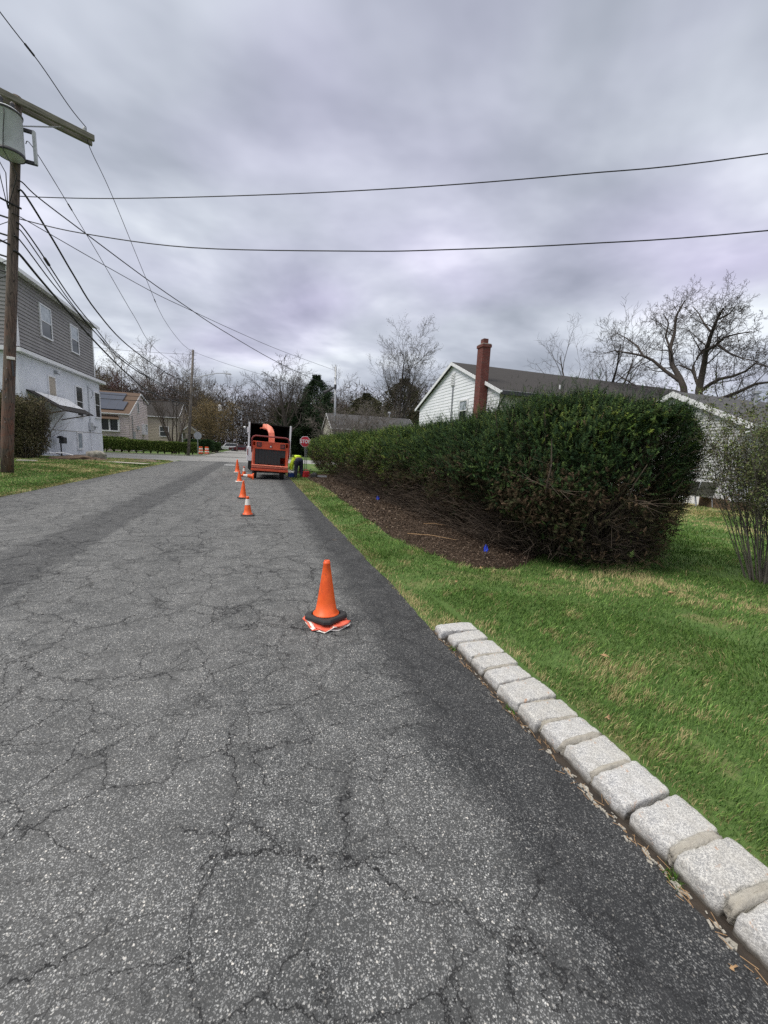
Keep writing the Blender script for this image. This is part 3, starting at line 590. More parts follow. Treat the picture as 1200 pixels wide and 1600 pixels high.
def gable_house(name, label, cat, x0, x1, y0, y1, eave, ridge, axis, wallm, roofm, base=0.0, basem='white', step=.2, ov=.35, lapx=(), lapy=(), ry=None, z_found=None, rake='white', th=.12, eave2=None, lip=.04, sidem=None):
    """body with boards, roof slabs, rakes. axis = direction of the ridge. lapx: [(plane,sgn)], lapy likewise."""
    cx_, cy_ = (x0 + x1) / 2, (y0 + y1) / 2; h = empty(name, (cx_, cy_, 0), label, cat)
    eave2 = eave2 if eave2 is not None else eave
    def P(o): o.location = (-cx_, -cy_, 0); return o
    zf = z_found if z_found is not None else base
    rc = ry if ry is not None else (cy_ if axis == 'x' else cx_)
    a0, a1 = (y0, y1) if axis == 'x' else (x0, x1)
    def lo(z): return a0 if z < eave else a0 + (z - eave) * (rc - a0) / (ridge - eave)
    def hi(z): return a1 if z < eave2 else a1 - (z - eave2) * (a1 - rc) / (ridge - eave2)
    g = G(); g.prism([(a0 + .01, zf), (a1 - .01, zf), (a1 - .01, eave2 - .01), (rc, ridge - .02), (a0 + .01, eave - .01)], (x0 if axis == 'x' else y0) + .01, (x1 if axis == 'x' else y1) - .01, axis, wallm)
    ends = lapx if axis == 'x' else lapy; sides = lapy if axis == 'x' else lapx
    for pl, sg in ends: lap(g, axis, pl, sg, rows_of(zf, ridge - .08, step, lo, hi), wallm, lip)
    for pl, sg in sides:
        b0, b1 = (x0, x1) if axis == 'x' else (y0, y1); et = eave if pl == a0 else eave2
        lap(g, 'y' if axis == 'x' else 'x', pl, sg, rows_of(zf, et, step, lambda z: b0, lambda z: b1), sidem or wallm, lip)
    wl = P(g.build('wall', h, fix=False))
    if zf > base + .05:
        g = G(); g.bb(x0 + .04, x1 - .04, y0 + .04, y1 - .04, base - .2, zf, basem); P(g.build('foundation', h))
    b0, b1 = (x0 - ov * .6, x1 + ov * .6) if axis == 'x' else (y0 - ov * .6, y1 + ov * .6)
    k0 = (ridge - eave) / (rc - a0); k1 = (ridge - eave2) / (a1 - rc); e0 = eave - ov * k0; e1 = eave2 - ov * k1; o_ = .10
    def Q(a, b, z): return (b, a, z) if axis == 'x' else (a, b, z)
    g = G(); slab(g, [Q(a0 - ov, b0, e0 + o_), Q(a0 - ov, b1, e0 + o_), Q(rc, b1, ridge + o_), Q(rc, b0, ridge + o_)], th, roofm)
    slab(g, [Q(a1 + ov, b1, e1 + o_), Q(a1 + ov, b0, e1 + o_), Q(rc, b0, ridge + o_), Q(rc, b1, ridge + o_)], th, roofm)
    rf = P(g.build('roof', h))
    for b in (b0 - .03, b1 - .01):
        for (a_, e_) in ((a0 - ov, e0), (a1 + ov, e1)):
            g = G()
            q = [Q(a_, b, e_ + o_ - .22), Q(rc, b, ridge + o_ - .24), Q(rc, b, ridge + o_ - .01), Q(a_, b, e_ + o_ - .01)]; q += [Q(*{'x': (p[1], p[0] + .04, p[2]), 'y': (p[0], p[1] + .04, p[2])}[axis]) for p in q]
            g.add(q, [(0, 1, 2, 3), (7, 6, 5, 4), (0, 4, 5, 1), (2, 6, 7, 3), (3, 7, 4, 0), (1, 5, 6, 2)], rake)
            g.build('rake_board', rf)
    for a_, e_, s_ in ((a0 - ov, e0, -1), (a1 + ov, e1, 1)):
        g = G()
        if axis == 'x': g.bb(b0, b1, a_ + s_ * .002, a_ + s_ * .10, e_ - .04, e_ + .08, rake)
        else: g.bb(a_ + s_ * .002, a_ + s_ * .10, b0, b1, e_ - .04, e_ + .08, rake)
        g.build('gutter', rf)
    return h, P, rf
# --- white house with the chimney
h, P, rf = gable_house('house', 'white sided house with tall red brick chimney rising over the yew hedge', 'house', 14, 36, 21.6, 34.2, 5.55, 8.2, 'x', 'vinyl_white', 'roof_dark', z_found=.6, step=.23, lip=.028, sidem='vinyl_cream', lapx=((14, -1),), lapy=((21.6, -1),), ov=.45)
P(window(h, 'x', 14, -1, 25.45, 26.45, 4.0, 5.3, 'curtain_pane', fw=.12, depth=.12))
P(window(h, 'y', 21.6, -1, 19, 20.6, 3.4, 4.6)); P(window(h, 'y', 21.6, -1, 25, 27, 3.4, 4.6))
g = G(); g.bb(13.9, 13.98, 27.6, 28.1, 6.6, 7.5, 'white_dirty')
for i in range(7): g.box((13.88, 27.85, 6.68 + i * .12), (.03, .44, .05), 'white', ry=.5)
P(g.build('gable_vent', h))
g = G(); g.bb(13.935, 13.975, 27.72, 27.78, .5, 6.6, 'metal'); g.bb(13.935, 13.975, 27.84, 27.9, .5, 6.6, 'metal'); P(g.build('cable_conduit', h))
g = G(); g.bb(13.38, 13.93, 22.95, 23.6, 0, 8.25, 'brick'); g.bb(13.33, 13.97, 22.9, 23.65, 8.25, 8.42, 'brick'); g.bb(13.36, 13.94, 22.93, 23.62, 8.42, 8.47, 'mortar')
ch = P(g.build('chimney', h)); g = G(); g.bb(13.48, 13.8, 23.08, 23.45, 8.47, 8.78, 'brick'); g.build('flue', ch)
g = G(); g.tube([(14.05, 21.05, 5.3), (14.0, 21.1, 5.1), (13.9, 21.5, 4.55), (13.95, 21.55, 4.4), (13.95, 21.55, .6)], .055, 'dark_metal', 8); P(g.build('downspout', h))
g = G(); g.bb(13.8, 36.2, 21.0, 21.16, 5.2, 5.42, 'dark_metal'); P(g.build('dark_gutter', h))
for xx_ in (19.5, 23.5):
    g = G(); g.tube([(xx_, 23.0, 5.7), (xx_, 23.0, 6.5)], .05, 'white', 8); g.tube([(xx_, 23.0, 6.0), (xx_, 23.0, 6.04)], .16, 'metal', 10); P(g.build('vent_pipe', h))
# --- grey house
h, P, rf = gable_house('house', 'light grey sided house with white foundation and skylight past the yew hedge', 'house', 16.5, 34, 9.8, 15.4, 3.12, 4.45, 'x', 'vinyl_grey', 'roof_grey', z_found=1.12, step=.12, lip=.024, lapx=((16.5, -1),), lapy=((9.8, -1),), ov=.25)
g = G(); g.bb(16.40, 16.5, 11.7, 12.35, 1.14, 1.50, 'white')
for i in range(5): g.box((16.385, 12.02, 1.18 + i * .062), (.02, .55, .03), 'grey_paint', ry=.5)
P(g.build('wall_vent', h))
g = G(); g.tube([(16.42, 9.48, 2.95), (16.42, 9.52, 2.88), (16.38, 9.98, 2.72), (16.38, 10.02, 2.62), (16.38, 10.02, .2)], .035, 'white', 8); P(g.build('downspout', h))
g = G(); sk = [(20.3, 10.35, 3.58), (21.9, 10.35, 3.58), (21.9, 11.5, 4.14), (20.3, 11.5, 4.14)]
slab(g, [(a, b, c_ + .02) for a, b, c_ in sk], .1, 'dark_metal'); sk2 = G(); slab(sk2, [(20.42, 10.43, 3.68), (21.78, 10.43, 3.68), (21.78, 11.42, 4.16), (20.42, 11.42, 4.16)], .04, 'curtain_pane')
s_ = P(g.build('skylight', h)); sk2.build('pane', s_)
g = G(); g.lathe([(.08, 0), (.08, .62), (.15, .62), (.15, .72), (0, .74)], 'metal', (20.4, 12.0, 4.1), 12); P(g.build('roof_vent', h))
P(window(h, 'y', 9.8, -1, 20, 21.3, 1.6, 2.7))
# --- pink house with the solar roof
h, P, rf = gable_house('house', 'pale pink house with brown shingles and black solar panels behind the clipped hedge', 'house', -28, -15.8, 60, 69.3, 4.85, 7.9, 'x', 'vinyl_pink', 'roof_brown', step=.24, lapx=((-15.8, 1),), lapy=((60, -1),), ov=.3, ry=65.6, eave2=7.0)
P(window(h, 'y', 60, -1, -22.6, -16.95, 2.6, 3.95, 'glass_dark', fw=.16, depth=.45, mid=False, cols=6, name='bay_window'))
g = G(); slab(g, [(-22.9, 59.35, 4.02), (-16.7, 59.35, 4.02), (-17.0, 59.98, 4.5), (-22.6, 59.98, 4.5)], .08, 'roof_brown'); P(g.build('bay_roof', h))
kk = (7.9 - 4.85) / 5.6
def rz(y): return 4.85 + (y - 60) * kk + .10
for a0, a1, b0, b1 in ((-26.5, -16.45, 60.35, 62.6), (-26.5, -17.15, 62.62, 64.9)):
    g = G(); slab(g, [(a0, b0, rz(b0) + .16), (a1, b0, rz(b0) + .16), (a1, b1, rz(b1) + .16), (a0, b1, rz(b1) + .16)], .06, 'solar')
    for i in range(1, 10):
        x_ = a0 + (a1 - a0) * i / 10; slab(g, [(x_ - .015, b0, rz(b0) + .164), (x_ + .015, b0, rz(b0) + .164), (x_ + .015, b1, rz(b1) + .164), (x_ - .015, b1, rz(b1) + .164)], .03, 'solar_edge')
    g.build('solar_panel', rf)
P(window(h, 'x', -15.8, 1, 66.0, 67.0, 2.4, 3.7, 'glass_dark', fw=.1, depth=.5, mid=False, name='box_window'))
P(window(h, 'x', -15.8, 1, 64.0, 64.6, 5.3, 6.6, 'glass', fw=.08, mid=False, name='attic_window'))
g = G(); g.bb(-15.78, -15.5, 63.3, 63.8, 2.9, 3.4, 'grey_paint'); P(g.build('wall_lamp', h)); g = G(); g.bb(-15.77, -15.6, 61.6, 62.0, .9, 2.6, 'grey_paint'); P(g.build('meter_box', h)); g = G(); g.tube([(-15.7, 61.2, .5), (-15.7, 61.2, 4.6)], .05, 'metal', 6); P(g.build('downspout', h))
# --- beige house
h, P, rf = gable_house('house', 'beige house with dark roof behind the many-stemmed street tree', 'house', -20, -12.4, 74, 84, 5.5, 8.2, 'x', 'vinyl_beige', 'roof_dark', step=.24, lapx=((-12.4, 1),), lapy=((74, -1),), ov=.3)
P(window(h, 'x', -12.4, 1, 76, 77.2, 2.2, 3.6)); P(window(h, 'y', 74, -1, -15.1, -13.9, 2.3, 3.8))
h, P, rf = gable_house('porch', 'small open porch with dark roof and white posts beside the beige house', 'porch', -12.35, -9.6, 75.5, 80, 3.2, 4.3, 'y', 'vinyl_beige', 'roof_dark', base=3.0, z_found=3.0, ov=.3)
g = G(); g.bb(-12.19, -12.01, 75.6, 75.78, .4, 3.0, 'white'); P(g.build('post', h)); g = G(); g.bb(-9.89, -9.71, 75.6, 75.78, .4, 3.0, 'white'); P(g.build('post', h)); g = G(); g.bb(-9.9, -9.72, 79.6, 79.78, .4, 3.0, 'white'); P(g.build('post', h))
g = G(); g.bb(-12.3, -9.6, 75.5, 80, 0, .4, 'slab'); P(g.build('deck', h))
# --- low house beyond the hedge
h, P, rf = gable_house('house', 'low white house with grey shingle roof between hedge and bare street trees', 'house', 9.8, 22.2, 55, 63, 4.45, 6.5, 'x', 'vinyl_cream', 'roof_grey', step=.22, lapx=((9.8, -1),), lapy=((55, -1),), ov=.4)
P(window(h, 'y', 55, -1, 12, 13.5, 2.2, 3.6)); P(window(h, 'y', 55, -1, 16, 17.6, 2.2, 3.6))
g = G(); g.lathe([(.12, 0), (.12, .7), (.25, .7), (.2, .95), (0, .98)], 'metal', (19.2, 59, 6.5), 10); P(g.build('roof_vent', h))
# ------------------------------------------------------------ curb stones
CURB = [(3.045, 2.905, 1.505), (2.878, 2.73, 1.545), (2.70, 2.495, 1.56), (2.475, 2.32, 1.552), (2.30, 2.13, 1.55), (2.11, 1.90, 1.535), (1.883, 1.716, 1.54), (1.702, 1.55, 1.565), (1.528, 1.342, 1.57), (1.334, 1.142, 1.565), (1.12, .945, 1.566), (.912, .742, 1.566), (.705, .52, 1.56), (.50, .33, 1.56), (.31, .13, 1.56)]
curb_desc = ['short granite block at the far end of the row, half sunk in turf', 'granite block second from the far end, with moss at its corner', 'granite block third from the far end, tight against its neighbour', 'granite block fourth from the far end, pale and squarish', 'granite block fifth from the far end, with a mossy joint', 'broad speckled granite block in the row, sixth from the far end', 'yellowish granite block in the row, seventh from the far end', 'ridged dark-streaked granite block, eighth from the far end', 'smooth blue grey granite block, ninth from the far end', 'granite block with tiny rust flecks, tenth from the far end', 'rust stained granite block next to crumbled white mortar', 'large granite block with orange rust spots beside a grass tuft', 'granite block with cracked mortar strip at the frame edge', 'granite block behind the cracked mortar one', 'last granite block of the curb row']
rng = np.random.default_rng(21)
def stone(y1, y0, x0, i):
    ln = abs(y1 - y0) + .006; x1 = 1.862 + rng.uniform(-.012, .014); wd = x1 - x0
    n = 9; top = .082 + rng.uniform(-.008, .006); sk = rng.uniform(-.02, .02); V = []; F_ = []
    tilt = rng.uniform(-.03, .03); tl2 = rng.uniform(-.02, .02); sh = rng.uniform(-.6, .6, 4)
    cxx, cyy = (x0 + x1) / 2, (y0 + y1) / 2; L_ = 9
    # rounded box by superellipse-projected grid
    def pt(u_, v_, w_):
        e_ = 22.0; p = np.array([u_, v_, w_]); nrm = (abs(p[0]) ** e_ + abs(p[1]) ** e_ + abs(p[2]) ** e_) ** (1 / e_); p = p / nrm
        q = np.array([p[0] * wd / 2, p[1] * ln / 2, p[2] * .105]); q[:2] *= 1 - .07 * max(0, p[2]) ** 3 * (1 if p[0] < 0 else .4)
        q[1] *= 1 + .06 * sh[0] * p[0]; q[0] += q[1] * sk * 3; q[1] += q[0] * sh[1] * .10
        no = float(VN(np.array([(q[0] + i * 3.1) * 22, q[1] * 22, q[2] * 22 + i]))) - .5; n2_ = float(VN(np.array([(q[0] + i * 3.1) * 60, q[1] * 60, q[2] * 60 + i]))) - .5
        q[0] += .012 * no + .006 * n2_; q[1] += .012 * n2_ + .006 * no; q[2] += .008 * no + .005 * n2_ - .009 * (abs(p[0]) ** 6 + abs(p[1]) ** 6) * (p[2] > 0) * (.5 + no); q[2] += tilt * q[0] + tl2 * q[1]
        return (q[0], q[1], q[2] + top - .105)
    idx = {}
    def vid(p):
        key = tuple(np.round(p, 4))
        if key not in idx: idx[key] = len(V); V.append(pt(*p))
        return idx[key]
    n = 15; t = np.sin(np.linspace(-1, 1, n + 1) * 1.35) / math.sin(1.35)
    for ax in range(3):
        for s_ in (-1, 1):
            for a in range(n):
                for b in range(n):
                    def mk(u_, v_):
                        p = [0, 0, 0]; p[ax] = s_; p[(ax + 1) % 3] = u_; p[(ax + 2) % 3] = v_; return p
                    f = [vid(mk(t[a], t[b])), vid(mk(t[a + 1], t[b])), vid(mk(t[a + 1], t[b + 1])), vid(mk(t[a], t[b + 1]))]
                    F_.append(f if s_ > 0 else f[::-1])
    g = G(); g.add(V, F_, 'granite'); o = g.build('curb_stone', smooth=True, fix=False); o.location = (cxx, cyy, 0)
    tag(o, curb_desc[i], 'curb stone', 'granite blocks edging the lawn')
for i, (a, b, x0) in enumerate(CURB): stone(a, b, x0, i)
def lump(name, c_, d_, m_, seed, amp=.25, fr=3, n=3, parent=None, e_=2.6):
    import bmesh
    bm = bmesh.new(); bmesh.ops.create_icosphere(bm, subdivisions=n, radius=1)
    for v in bm.verts:
        p = np.array(v.co); nn = float(VN(p * fr + seed)) - .5; n2_ = float(VN(p * fr * 3 + seed)) - .5
        e = (abs(p[0]) ** e_ + abs(p[1]) ** e_ + abs(p[2]) ** e_) ** (1 / e_); p = p / e * (1 + amp * nn + amp * .4 * n2_); v.co = (p[0] * d_[0], p[1] * d_[1], p[2] * d_[2])
    me = bpy.data.meshes.new(name); bm.to_mesh(me); bm.free(); me.materials.append(mt[m_])
    me.polygons.foreach_set('use_smooth', [True] * len(me.polygons)); o = link(bpy.data.objects.new(name, me), parent); o.location = c_; return o
mj = [(2.715, .012, .045), (2.485, .012, .06), (2.31, .012, .06), (1.892, .02, .05), (1.71, .012, .06), (1.54, .02, .075), (1.338, .014, .07), (.928, .022, .078), (.723, .02, .085), (.51, .018, .08)]
for i, (y, hw, z) in enumerate(mj):
    o = lump('mortar_joint', (1.71, y, z - .040), (.135, hw, .055), 'mortar', i * 7, .3, 5, 3, e_=4)
    tag(o, ['thin mortar seam between curb blocks near the far end', 'mortar seam on the near side of the third curb block', 'mortar seam on the near side of the fourth curb block', 'wide mortar seam beyond the yellowish curb block', 'mortar seam beyond the dark-streaked curb block', 'pale mortar band beyond the blue grey curb block', 'mortar line between blue grey and rust-flecked blocks', 'crumbled white mortar beside the large rust-spotted block', 'thick cream mortar band near the frame edge', 'mortar seam outside the lowest blocks'][i], 'mortar seam', 'mortar between the curb blocks')
# crumbled mortar footing and debris in the gap on the road side
rng = np.random.default_rng(8)
g = G()
for i in range(90):
    y = rng.uniform(.5, 3.0) if i % 2 else rng.choice([.68, .85, .98, 1.2, 1.32, 1.42]) + rng.normal() * .04; x = 1.522 + rng.normal() * .012; s_ = rng.uniform(.003, .010)
    g.box((x, y, .004 + s_ * .3), (s_, s_ * rng.uniform(1, 4), s_ * .7), 'mortar', rz=rng.uniform(-.6, .6), ry=rng.uniform(-.4, .4), rx=rng.uniform(-.3, .3))
for y0, y1 in ((.5, .60), (.66, .78), (.86, .92), (1.30, 1.38), (1.42, 1.47)):
    for q in range(3): g.box((1.532 + rng.normal() * .006, y0 + (y1 - y0) * (q + rng.random()) / 5, -.007), (rng.uniform(.012, .035), rng.uniform(.01, .04), .02), 'mortar', rz=rng.uniform(-.5, .5), ry=rng.uniform(-.2, .3), rx=rng.uniform(-.3, .3))
tag(g.build('mortar_debris'), 'crumbled mortar lying in the gap beside the curb', kind='stuff')
g = G()
for i in range(130):
    y = rng.uniform(.4, 3.1); x = 1.515 + rng.normal() * .02; a = rng.normal() * .6; l_ = rng.uniform(.01, .05)
    g.tube([(x, y, .012), (x + math.sin(a) * l_, y + math.cos(a) * l_, .012 + rng.uniform(0, .012))], .0012, 'straw', 3)
tag(g.build('dry_stalks_litter'), 'dry stalks and crumbs in the curb gap', kind='stuff')
g = G(); g.bb(1.49, 1.60, .0, 3.1, -.05, .001, 'gap'); tag(g.build('gutter_soil'), kind='structure')
# ------------------------------------------------------------ traffic cones
def cone(name, loc, H_, rb, rt, base, label, collar=False, basem='black', rz=0., tilt=(0, 0), seat='octagon', group='traffic cones set out along the lane', bh=.035):
    e_ = empty(name, loc, label, 'traffic cone', rz, group); e_.rotation_euler = (tilt[0], tilt[1], rz)
    g = G(); n = 8; r8 = base
    prof = [(r8, 0), (r8, bh * .6), (r8 * .95, bh), (rb + .01, bh)]
    pts = [(math.cos(R(45 + 90 * (i // 2) + (9 if i % 2 else -9))), math.sin(R(45 + 90 * (i // 2) + (9 if i % 2 else -9)))) for i in range(8)]
    sq = [(max(-.80, min(.80, x)) * 1.0, max(-.80, min(.80, y)) * 1.0) for x, y in pts]
    vs = [(x * r_, y * r_, z) for r_, z in prof for x, y in pts]; fs = [(i * 8 + j, i * 8 + (j + 1) % 8, (i + 1) * 8 + (j + 1) % 8, (i + 1) * 8 + j) for i in range(3) for j in range(8)] + [tuple(range(7, -1, -1))]
    # stretch the eight corners towards a chamfered square
    vs2 = []
    for (x, y, z) in vs:
        r_ = math.hypot(x, y); a = math.atan2(y, x); e2 = 9.0; k2 = (abs(math.cos(a)) ** e2 + abs(math.sin(a)) ** e2) ** (-1 / e2); vs2.append((x * k2 * (.93 if r_ > rb + .02 else 1), y * k2 * (.93 if r_ > rb + .02 else 1), z))
    g.add(vs2, fs, basem); g.build('base', e_, bevel=.006)
    zc = lambda t: bh + (H_ - bh) * t; rc = lambda t: rb + (rt - rb) * t
    prof = [(rb + .022, bh + .002), (rb + .018, bh + .012), (rb, bh + .02)] + [(rc(t), zc(t)) for t in (.25, .5, .75, .93)] + [(rt + .006, zc(.935)), (rt + .006, zc(.965)), (rt, zc(.97)), (rt, H_), (rt * .72, H_), (rt * .66, H_ - .05), (rt * .2, H_ - .09)]
    g = G(); g.lathe(prof, 'orange', k=28); g.build('body', e_, smooth=False, fix=False).data.polygons.foreach_set('use_smooth', [True] * (28 * (len(prof) - 1)))
    if collar:
        a, b = collar; g = G(); g.lathe([(rc(a) + .003, zc(a)), (rc(b) + .003, zc(b))], 'reflect', k=28); g.lathe([(rc(a) + .0032, zc(a) - .001), (rc(a), zc(a) - .001)], 'reflect', k=28); g.build('reflective_collar', e_, smooth=True, fix=False)
    return e_
cone('traffic_cone', (.595, 3.43, road_z(.6) + .047), .535, .098, .026, .168, 'tall plain orange cone with black base standing on crushed red plastic', rz=R(38), tilt=(R(-2), R(1.5)), bh=.042)
# crushed plastic sheets beneath it
rng = np.random.default_rng(3)
def crumple(name, c_, r_, m_, seed, z0, label, parent=None, th=.008):
    g = G(); K_ = 26; N_ = 7; rg = np.random.default_rng(seed); ph = rg.uniform(0, 6, 5); ring = []; V = []
    for i in range(N_ + 1):
        s_ = i / N_
        for j in range(K_):
            a = 2 * math.pi * j / K_; k2 = (abs(math.cos(a)) ** 5 + abs(math.sin(a)) ** 5) ** (-1 / 5) * (1 + .04 * math.sin(5 * a + ph[0]) + .03 * math.sin(9 * a + ph[1]))
            z = z0 + s_ ** 2 * .010 * (math.sin(3 * a + ph[2]) + .8 * math.sin(7 * a + ph[3])) + .003 * math.sin(11 * a + 9 * s_)
            V.append((c_[0] + r_ * k2 * s_ * math.cos(a + .3), c_[1] + r_ * k2 * s_ * math.sin(a + .3), max(z, road_z(.6) + .003)))
    fs = [(i * K_ + j, i * K_ + (j + 1) % K_, (i + 1) * K_ + (j + 1) % K_, (i + 1) * K_ + j) for i in range(N_) for j in range(K_)]
    g.add(V, fs, m_); o = g.build(name, parent, smooth=True); md = o.modifiers.new('thick', 'SOLIDIFY'); md.thickness = th; md.offset = -1; return o
cr = empty('crushed_cone', (0, 0, 0), 'crushed red and white cone base squashed flat under the tall cone', 'crushed cone')
crumple('folded_sheet', (.59, 3.41), .172, 'red_orange', 1, road_z(.6) + .016, '', cr); crumple('torn_sheet', (.615, 3.395), .166, 'red_orange', 2, road_z(.6) + .03, '', cr)
crumple('white_band', (.605, 3.39), .166, 'reflect', 4, road_z(.6) + .022, '', cr, .004); crumple('white_strip', (.60, 3.40), .174, 'reflect', 6, road_z(.6) + .010, '', cr, .003)
cone('traffic_cone', (-.21, 9.28, road_z(-.2)), .43, .088, .03, .155, 'white-collared orange cone on black base, first beyond the tall plain one', (.53, .86), tilt=(0, 0), bh=.03)
cone('traffic_cone', (-.41, 12.3, road_z(-.4)), .52, .10, .022, .16, 'plain orange cone partly behind the white-collared cone', rz=.2, tilt=(0, R(2.5)))
cone('traffic_cone', (-.72, 17.7, road_z(-.7)), .46, .10, .03, .17, 'orange cone with pale base rim, third in the far cluster', basem='reflect', rz=.3)
cone('traffic_cone', (-.62, 20.6, road_z(-.7)), .50, .10, .03, .18, 'white-collared orange cone close to the chipper wheel', (.5, .85), rz=.1)
cone('traffic_cone', (-1.06, 23.6, road_z(-1)), .72, .13, .03, .20, 'farthest upright orange cone beside the chip truck', basem='reflect', rz=.1)
o = cone('traffic_cone', (-.18, 19.15, road_z(-.3) + .13), .55, .10, .03, .16, 'orange cone lying on its side against the chipper wheel', (.45, .8), basem='orange'); o.rotation_euler = (0, R(-84), R(8))
# ------------------------------------------------------------ brush chipper
def chipper():
    e_ = empty('wood_chipper', (-.28, 19.4, road_z(-.3) - .01), 'orange towable wood chipper with black rubber feed curtain parked behind truck', 'wood chipper'); e_.rotation_euler = (0, R(2.4), R(-1))
    W = 1.62
    for x in (.12, W - .24):
        k = empty_part = bpy.data.objects.new('wheel', None); 
        g = G(); pr = [(.10, -.11), (.19, -.11), (.20, -.09), (.31, -.10), (.35, -.07), (.36, 0), (.35, .07), (.31, .10), (.20, .09), (.19, .11), (.10, .11)]
        g2 = G(); g2.lathe(pr, 'black', k=24); g2.v = [(x + z, .55 + a, .36 + b) for a, b, z in g2.v]; wv = g2.build('wheel', e_, smooth=False)
        g3 = G(); g3.lathe([(0, -.06), (.19, -.07), (.19, .07), (0, .06)], 'metal', k=16); g3.v = [(x + z, .55 + a, .36 + b) for a, b, z in g3.v]; g3.build('rim', wv)
    g = G(); g.bb(.0, .30, .1, 1.0, .74, .78, 'black'); g.bb(W - .42, W - .06, .1, 1.0, .74, .78, 'black'); g.bb(.1, W - .2, .3, 3.2, .40, .50, 'dark_metal'); g.tube([(.2, .55, .36), (W - .3, .55, .36)], .04, 'dark_metal'); g.bb(.05, .1, 0.05, 1.0, .3, .76, 'black')
    g.bb(W - .12, W - .07, 0.05, 1.0, .3, .76, 'black'); g.build('axle_frame', e_)
    # hopper: a flared box open to the rear
    x0, x1, z0, z1 = .02, W - .02, .66, 1.74; g = G()
    def wallq(a, b, c_, d_): 
        vs = [Vector(q) for q in (a, b, c_, d_)]; n_ = (vs[1] - vs[0]).cross(vs[2] - vs[0]).normalized() * .03; g.add(vs + [v + n_ for v in vs], [(0, 1, 2, 3), (7, 6, 5, 4), (0, 4, 5, 1), (1, 5, 6, 2), (2, 6, 7, 3), (3, 7, 4, 0)], 'chip_paint')
    yb = .95; i0, i1, j0, j1 = .45, 1.15, .85, 1.35
    wallq((x0, 0, z0), (x0, 0, z1), (i0, yb, j1), (i0, yb, j0)); wallq((x1, 0, z1), (x1, 0, z0), (i1, yb, j0), (i1, yb, j1))
    wallq((x0, 0, z1), (x1, 0, z1), (i1, yb, j1), (i0, yb, j1)); wallq((x1, 0, z0), (x0, 0, z0), (i0, yb, j0), (i1, yb, j0)); g.build('feed_hopper', e_)
    g = G(); g.bb(-.01, .13, -.05, .02, .60, 1.55, 'chip_paint'); g.bb(W - .13, W + .01, -.05, .02, .60, 1.55, 'chip_paint'); g.bb(.015, .06, -.075, -.05, .62, 1.40, 'chip_pale')
    g.bb(W - .055, W - .02, -.075, -.05, .62, 1.35, 'chip_pale'); g.build('side_post', e_, bevel=.01)
    g = G(); g.bb(.13, W - .13, -.06, .02, 1.42, 1.76, 'chip_paint'); pn = g.build('light_panel', e_, bevel=.008)
    g = G(); g.bb(.19, .40, -.09, -.06, 1.52, 1.72, 'black'); g.bb(.23, .36, -.1, -.09, 1.56, 1.68, 'maroon'); g.build('tail_lamp', pn)
    g = G(); g.bb(W - .38, W - .17, -.09, -.06, 1.50, 1.70, 'black'); g.bb(W - .34, W - .21, -.1, -.09, 1.54, 1.66, 'maroon'); g.build('tail_lamp', pn)
    g = G(); g.prism([(W / 2 - .08, 1.52), (W / 2 + .09, 1.52), (W / 2 + .01, 1.66)], -.075, -.06, 'y', 'maroon'); g.prism([(W / 2 - .04, 1.535), (W / 2 + .05, 1.535), (W / 2 + .005, 1.61)], -.085, -.075, 'y', 'reflect'); g.build('warning_sticker', pn)
    g = G(); nx = 8; xs_ = np.linspace(.14, W - .36, nx + 1)
    for i in range(nx): g.bb(xs_[i] + .002, xs_[i + 1] - .002, -.035 + .008 * (i % 2), -.02 + .008 * (i % 2), .72 + .012 * ((i * 5) % 3), 1.42, 'mat_curtain')
    g.bb(W - .36, W - .13, -.03, -.02, 1.08, 1.42, 'mat_curtain'); g.build('rubber_curtain', e_)
    g = G(); g.bb(.0, W, -.14, .0, .56, .70, 'chip_pale'); g.bb(-.02, W + .02, -.17, -.02, .42, .52, 'chip_paint'); g.bb(0, W, -.10, -.01, .51, .57, 'maroon'); g.tube([(-.01, -.16, .68), (W + .01, -.16, .66)], .028, 'chip_pale'); g.build('infeed_tray', e_, bevel=.012)
    g = G(); g.tube([(-.01, -.02, 1.25), (-.02, -.10, 1.5), (-.02, -.14, 1.86), (.04, -.14, 1.96), (.14, -.14, 2.0), (W - .16, -.14, 2.0), (W - .04, -.14, 1.96), (W + .02, -.14, 1.86), (W + .02, -.12, 1.2), (W + .0, -.02, 1.05)], .034, 'maroon', 8); g.build('control_bar', e_)
    # engine shroud and drum housing ahead of the hopper
    g = G(); g.bb(.3, 1.3, 1.0, 2.0, .5, 1.45, 'chip_paint'); g.build('drum_housing', e_, bevel=.03); g = G(); g.bb(.35, 1.25, 2.05, 3.2, .5, 1.5, 'chip_paint'); g.bb(.33, .36, 2.2, 3.0, .7, 1.2, 'black'); g.build('engine_cover', e_, bevel=.05)
    g = G(); g.tube([(.8, 3.2, .45), (.8, 4.4, .45)], .06, 'dark_metal'); g.build('tow_bar', e_)
    # discharge chute
    sec = [((.86, 1.35, 1.45), .15), ((.86, 1.35, 1.95), .14), ((.84, 1.38, 2.2), .135), ((.78, 1.5, 2.38), .13), ((.66, 1.7, 2.5), .125), ((.50, 1.9, 2.52), .12)]
    g = G(); vs = []
    for i, (p, s_) in enumerate(sec):
        p = Vector(p); q = Vector(sec[min(i + 1, 5)][0]) - Vector(sec[max(i - 1, 0)][0]); d = q.normalized(); a = Vector((0, 1, 0)) - d * d.y; a = a.normalized(); b = d.cross(a)
        for u_, v_ in ((-1, -1), (1, -1), (1, 1), (-1, 1)): vs.append(p + a * u_ * s_ + b * v_ * s_)
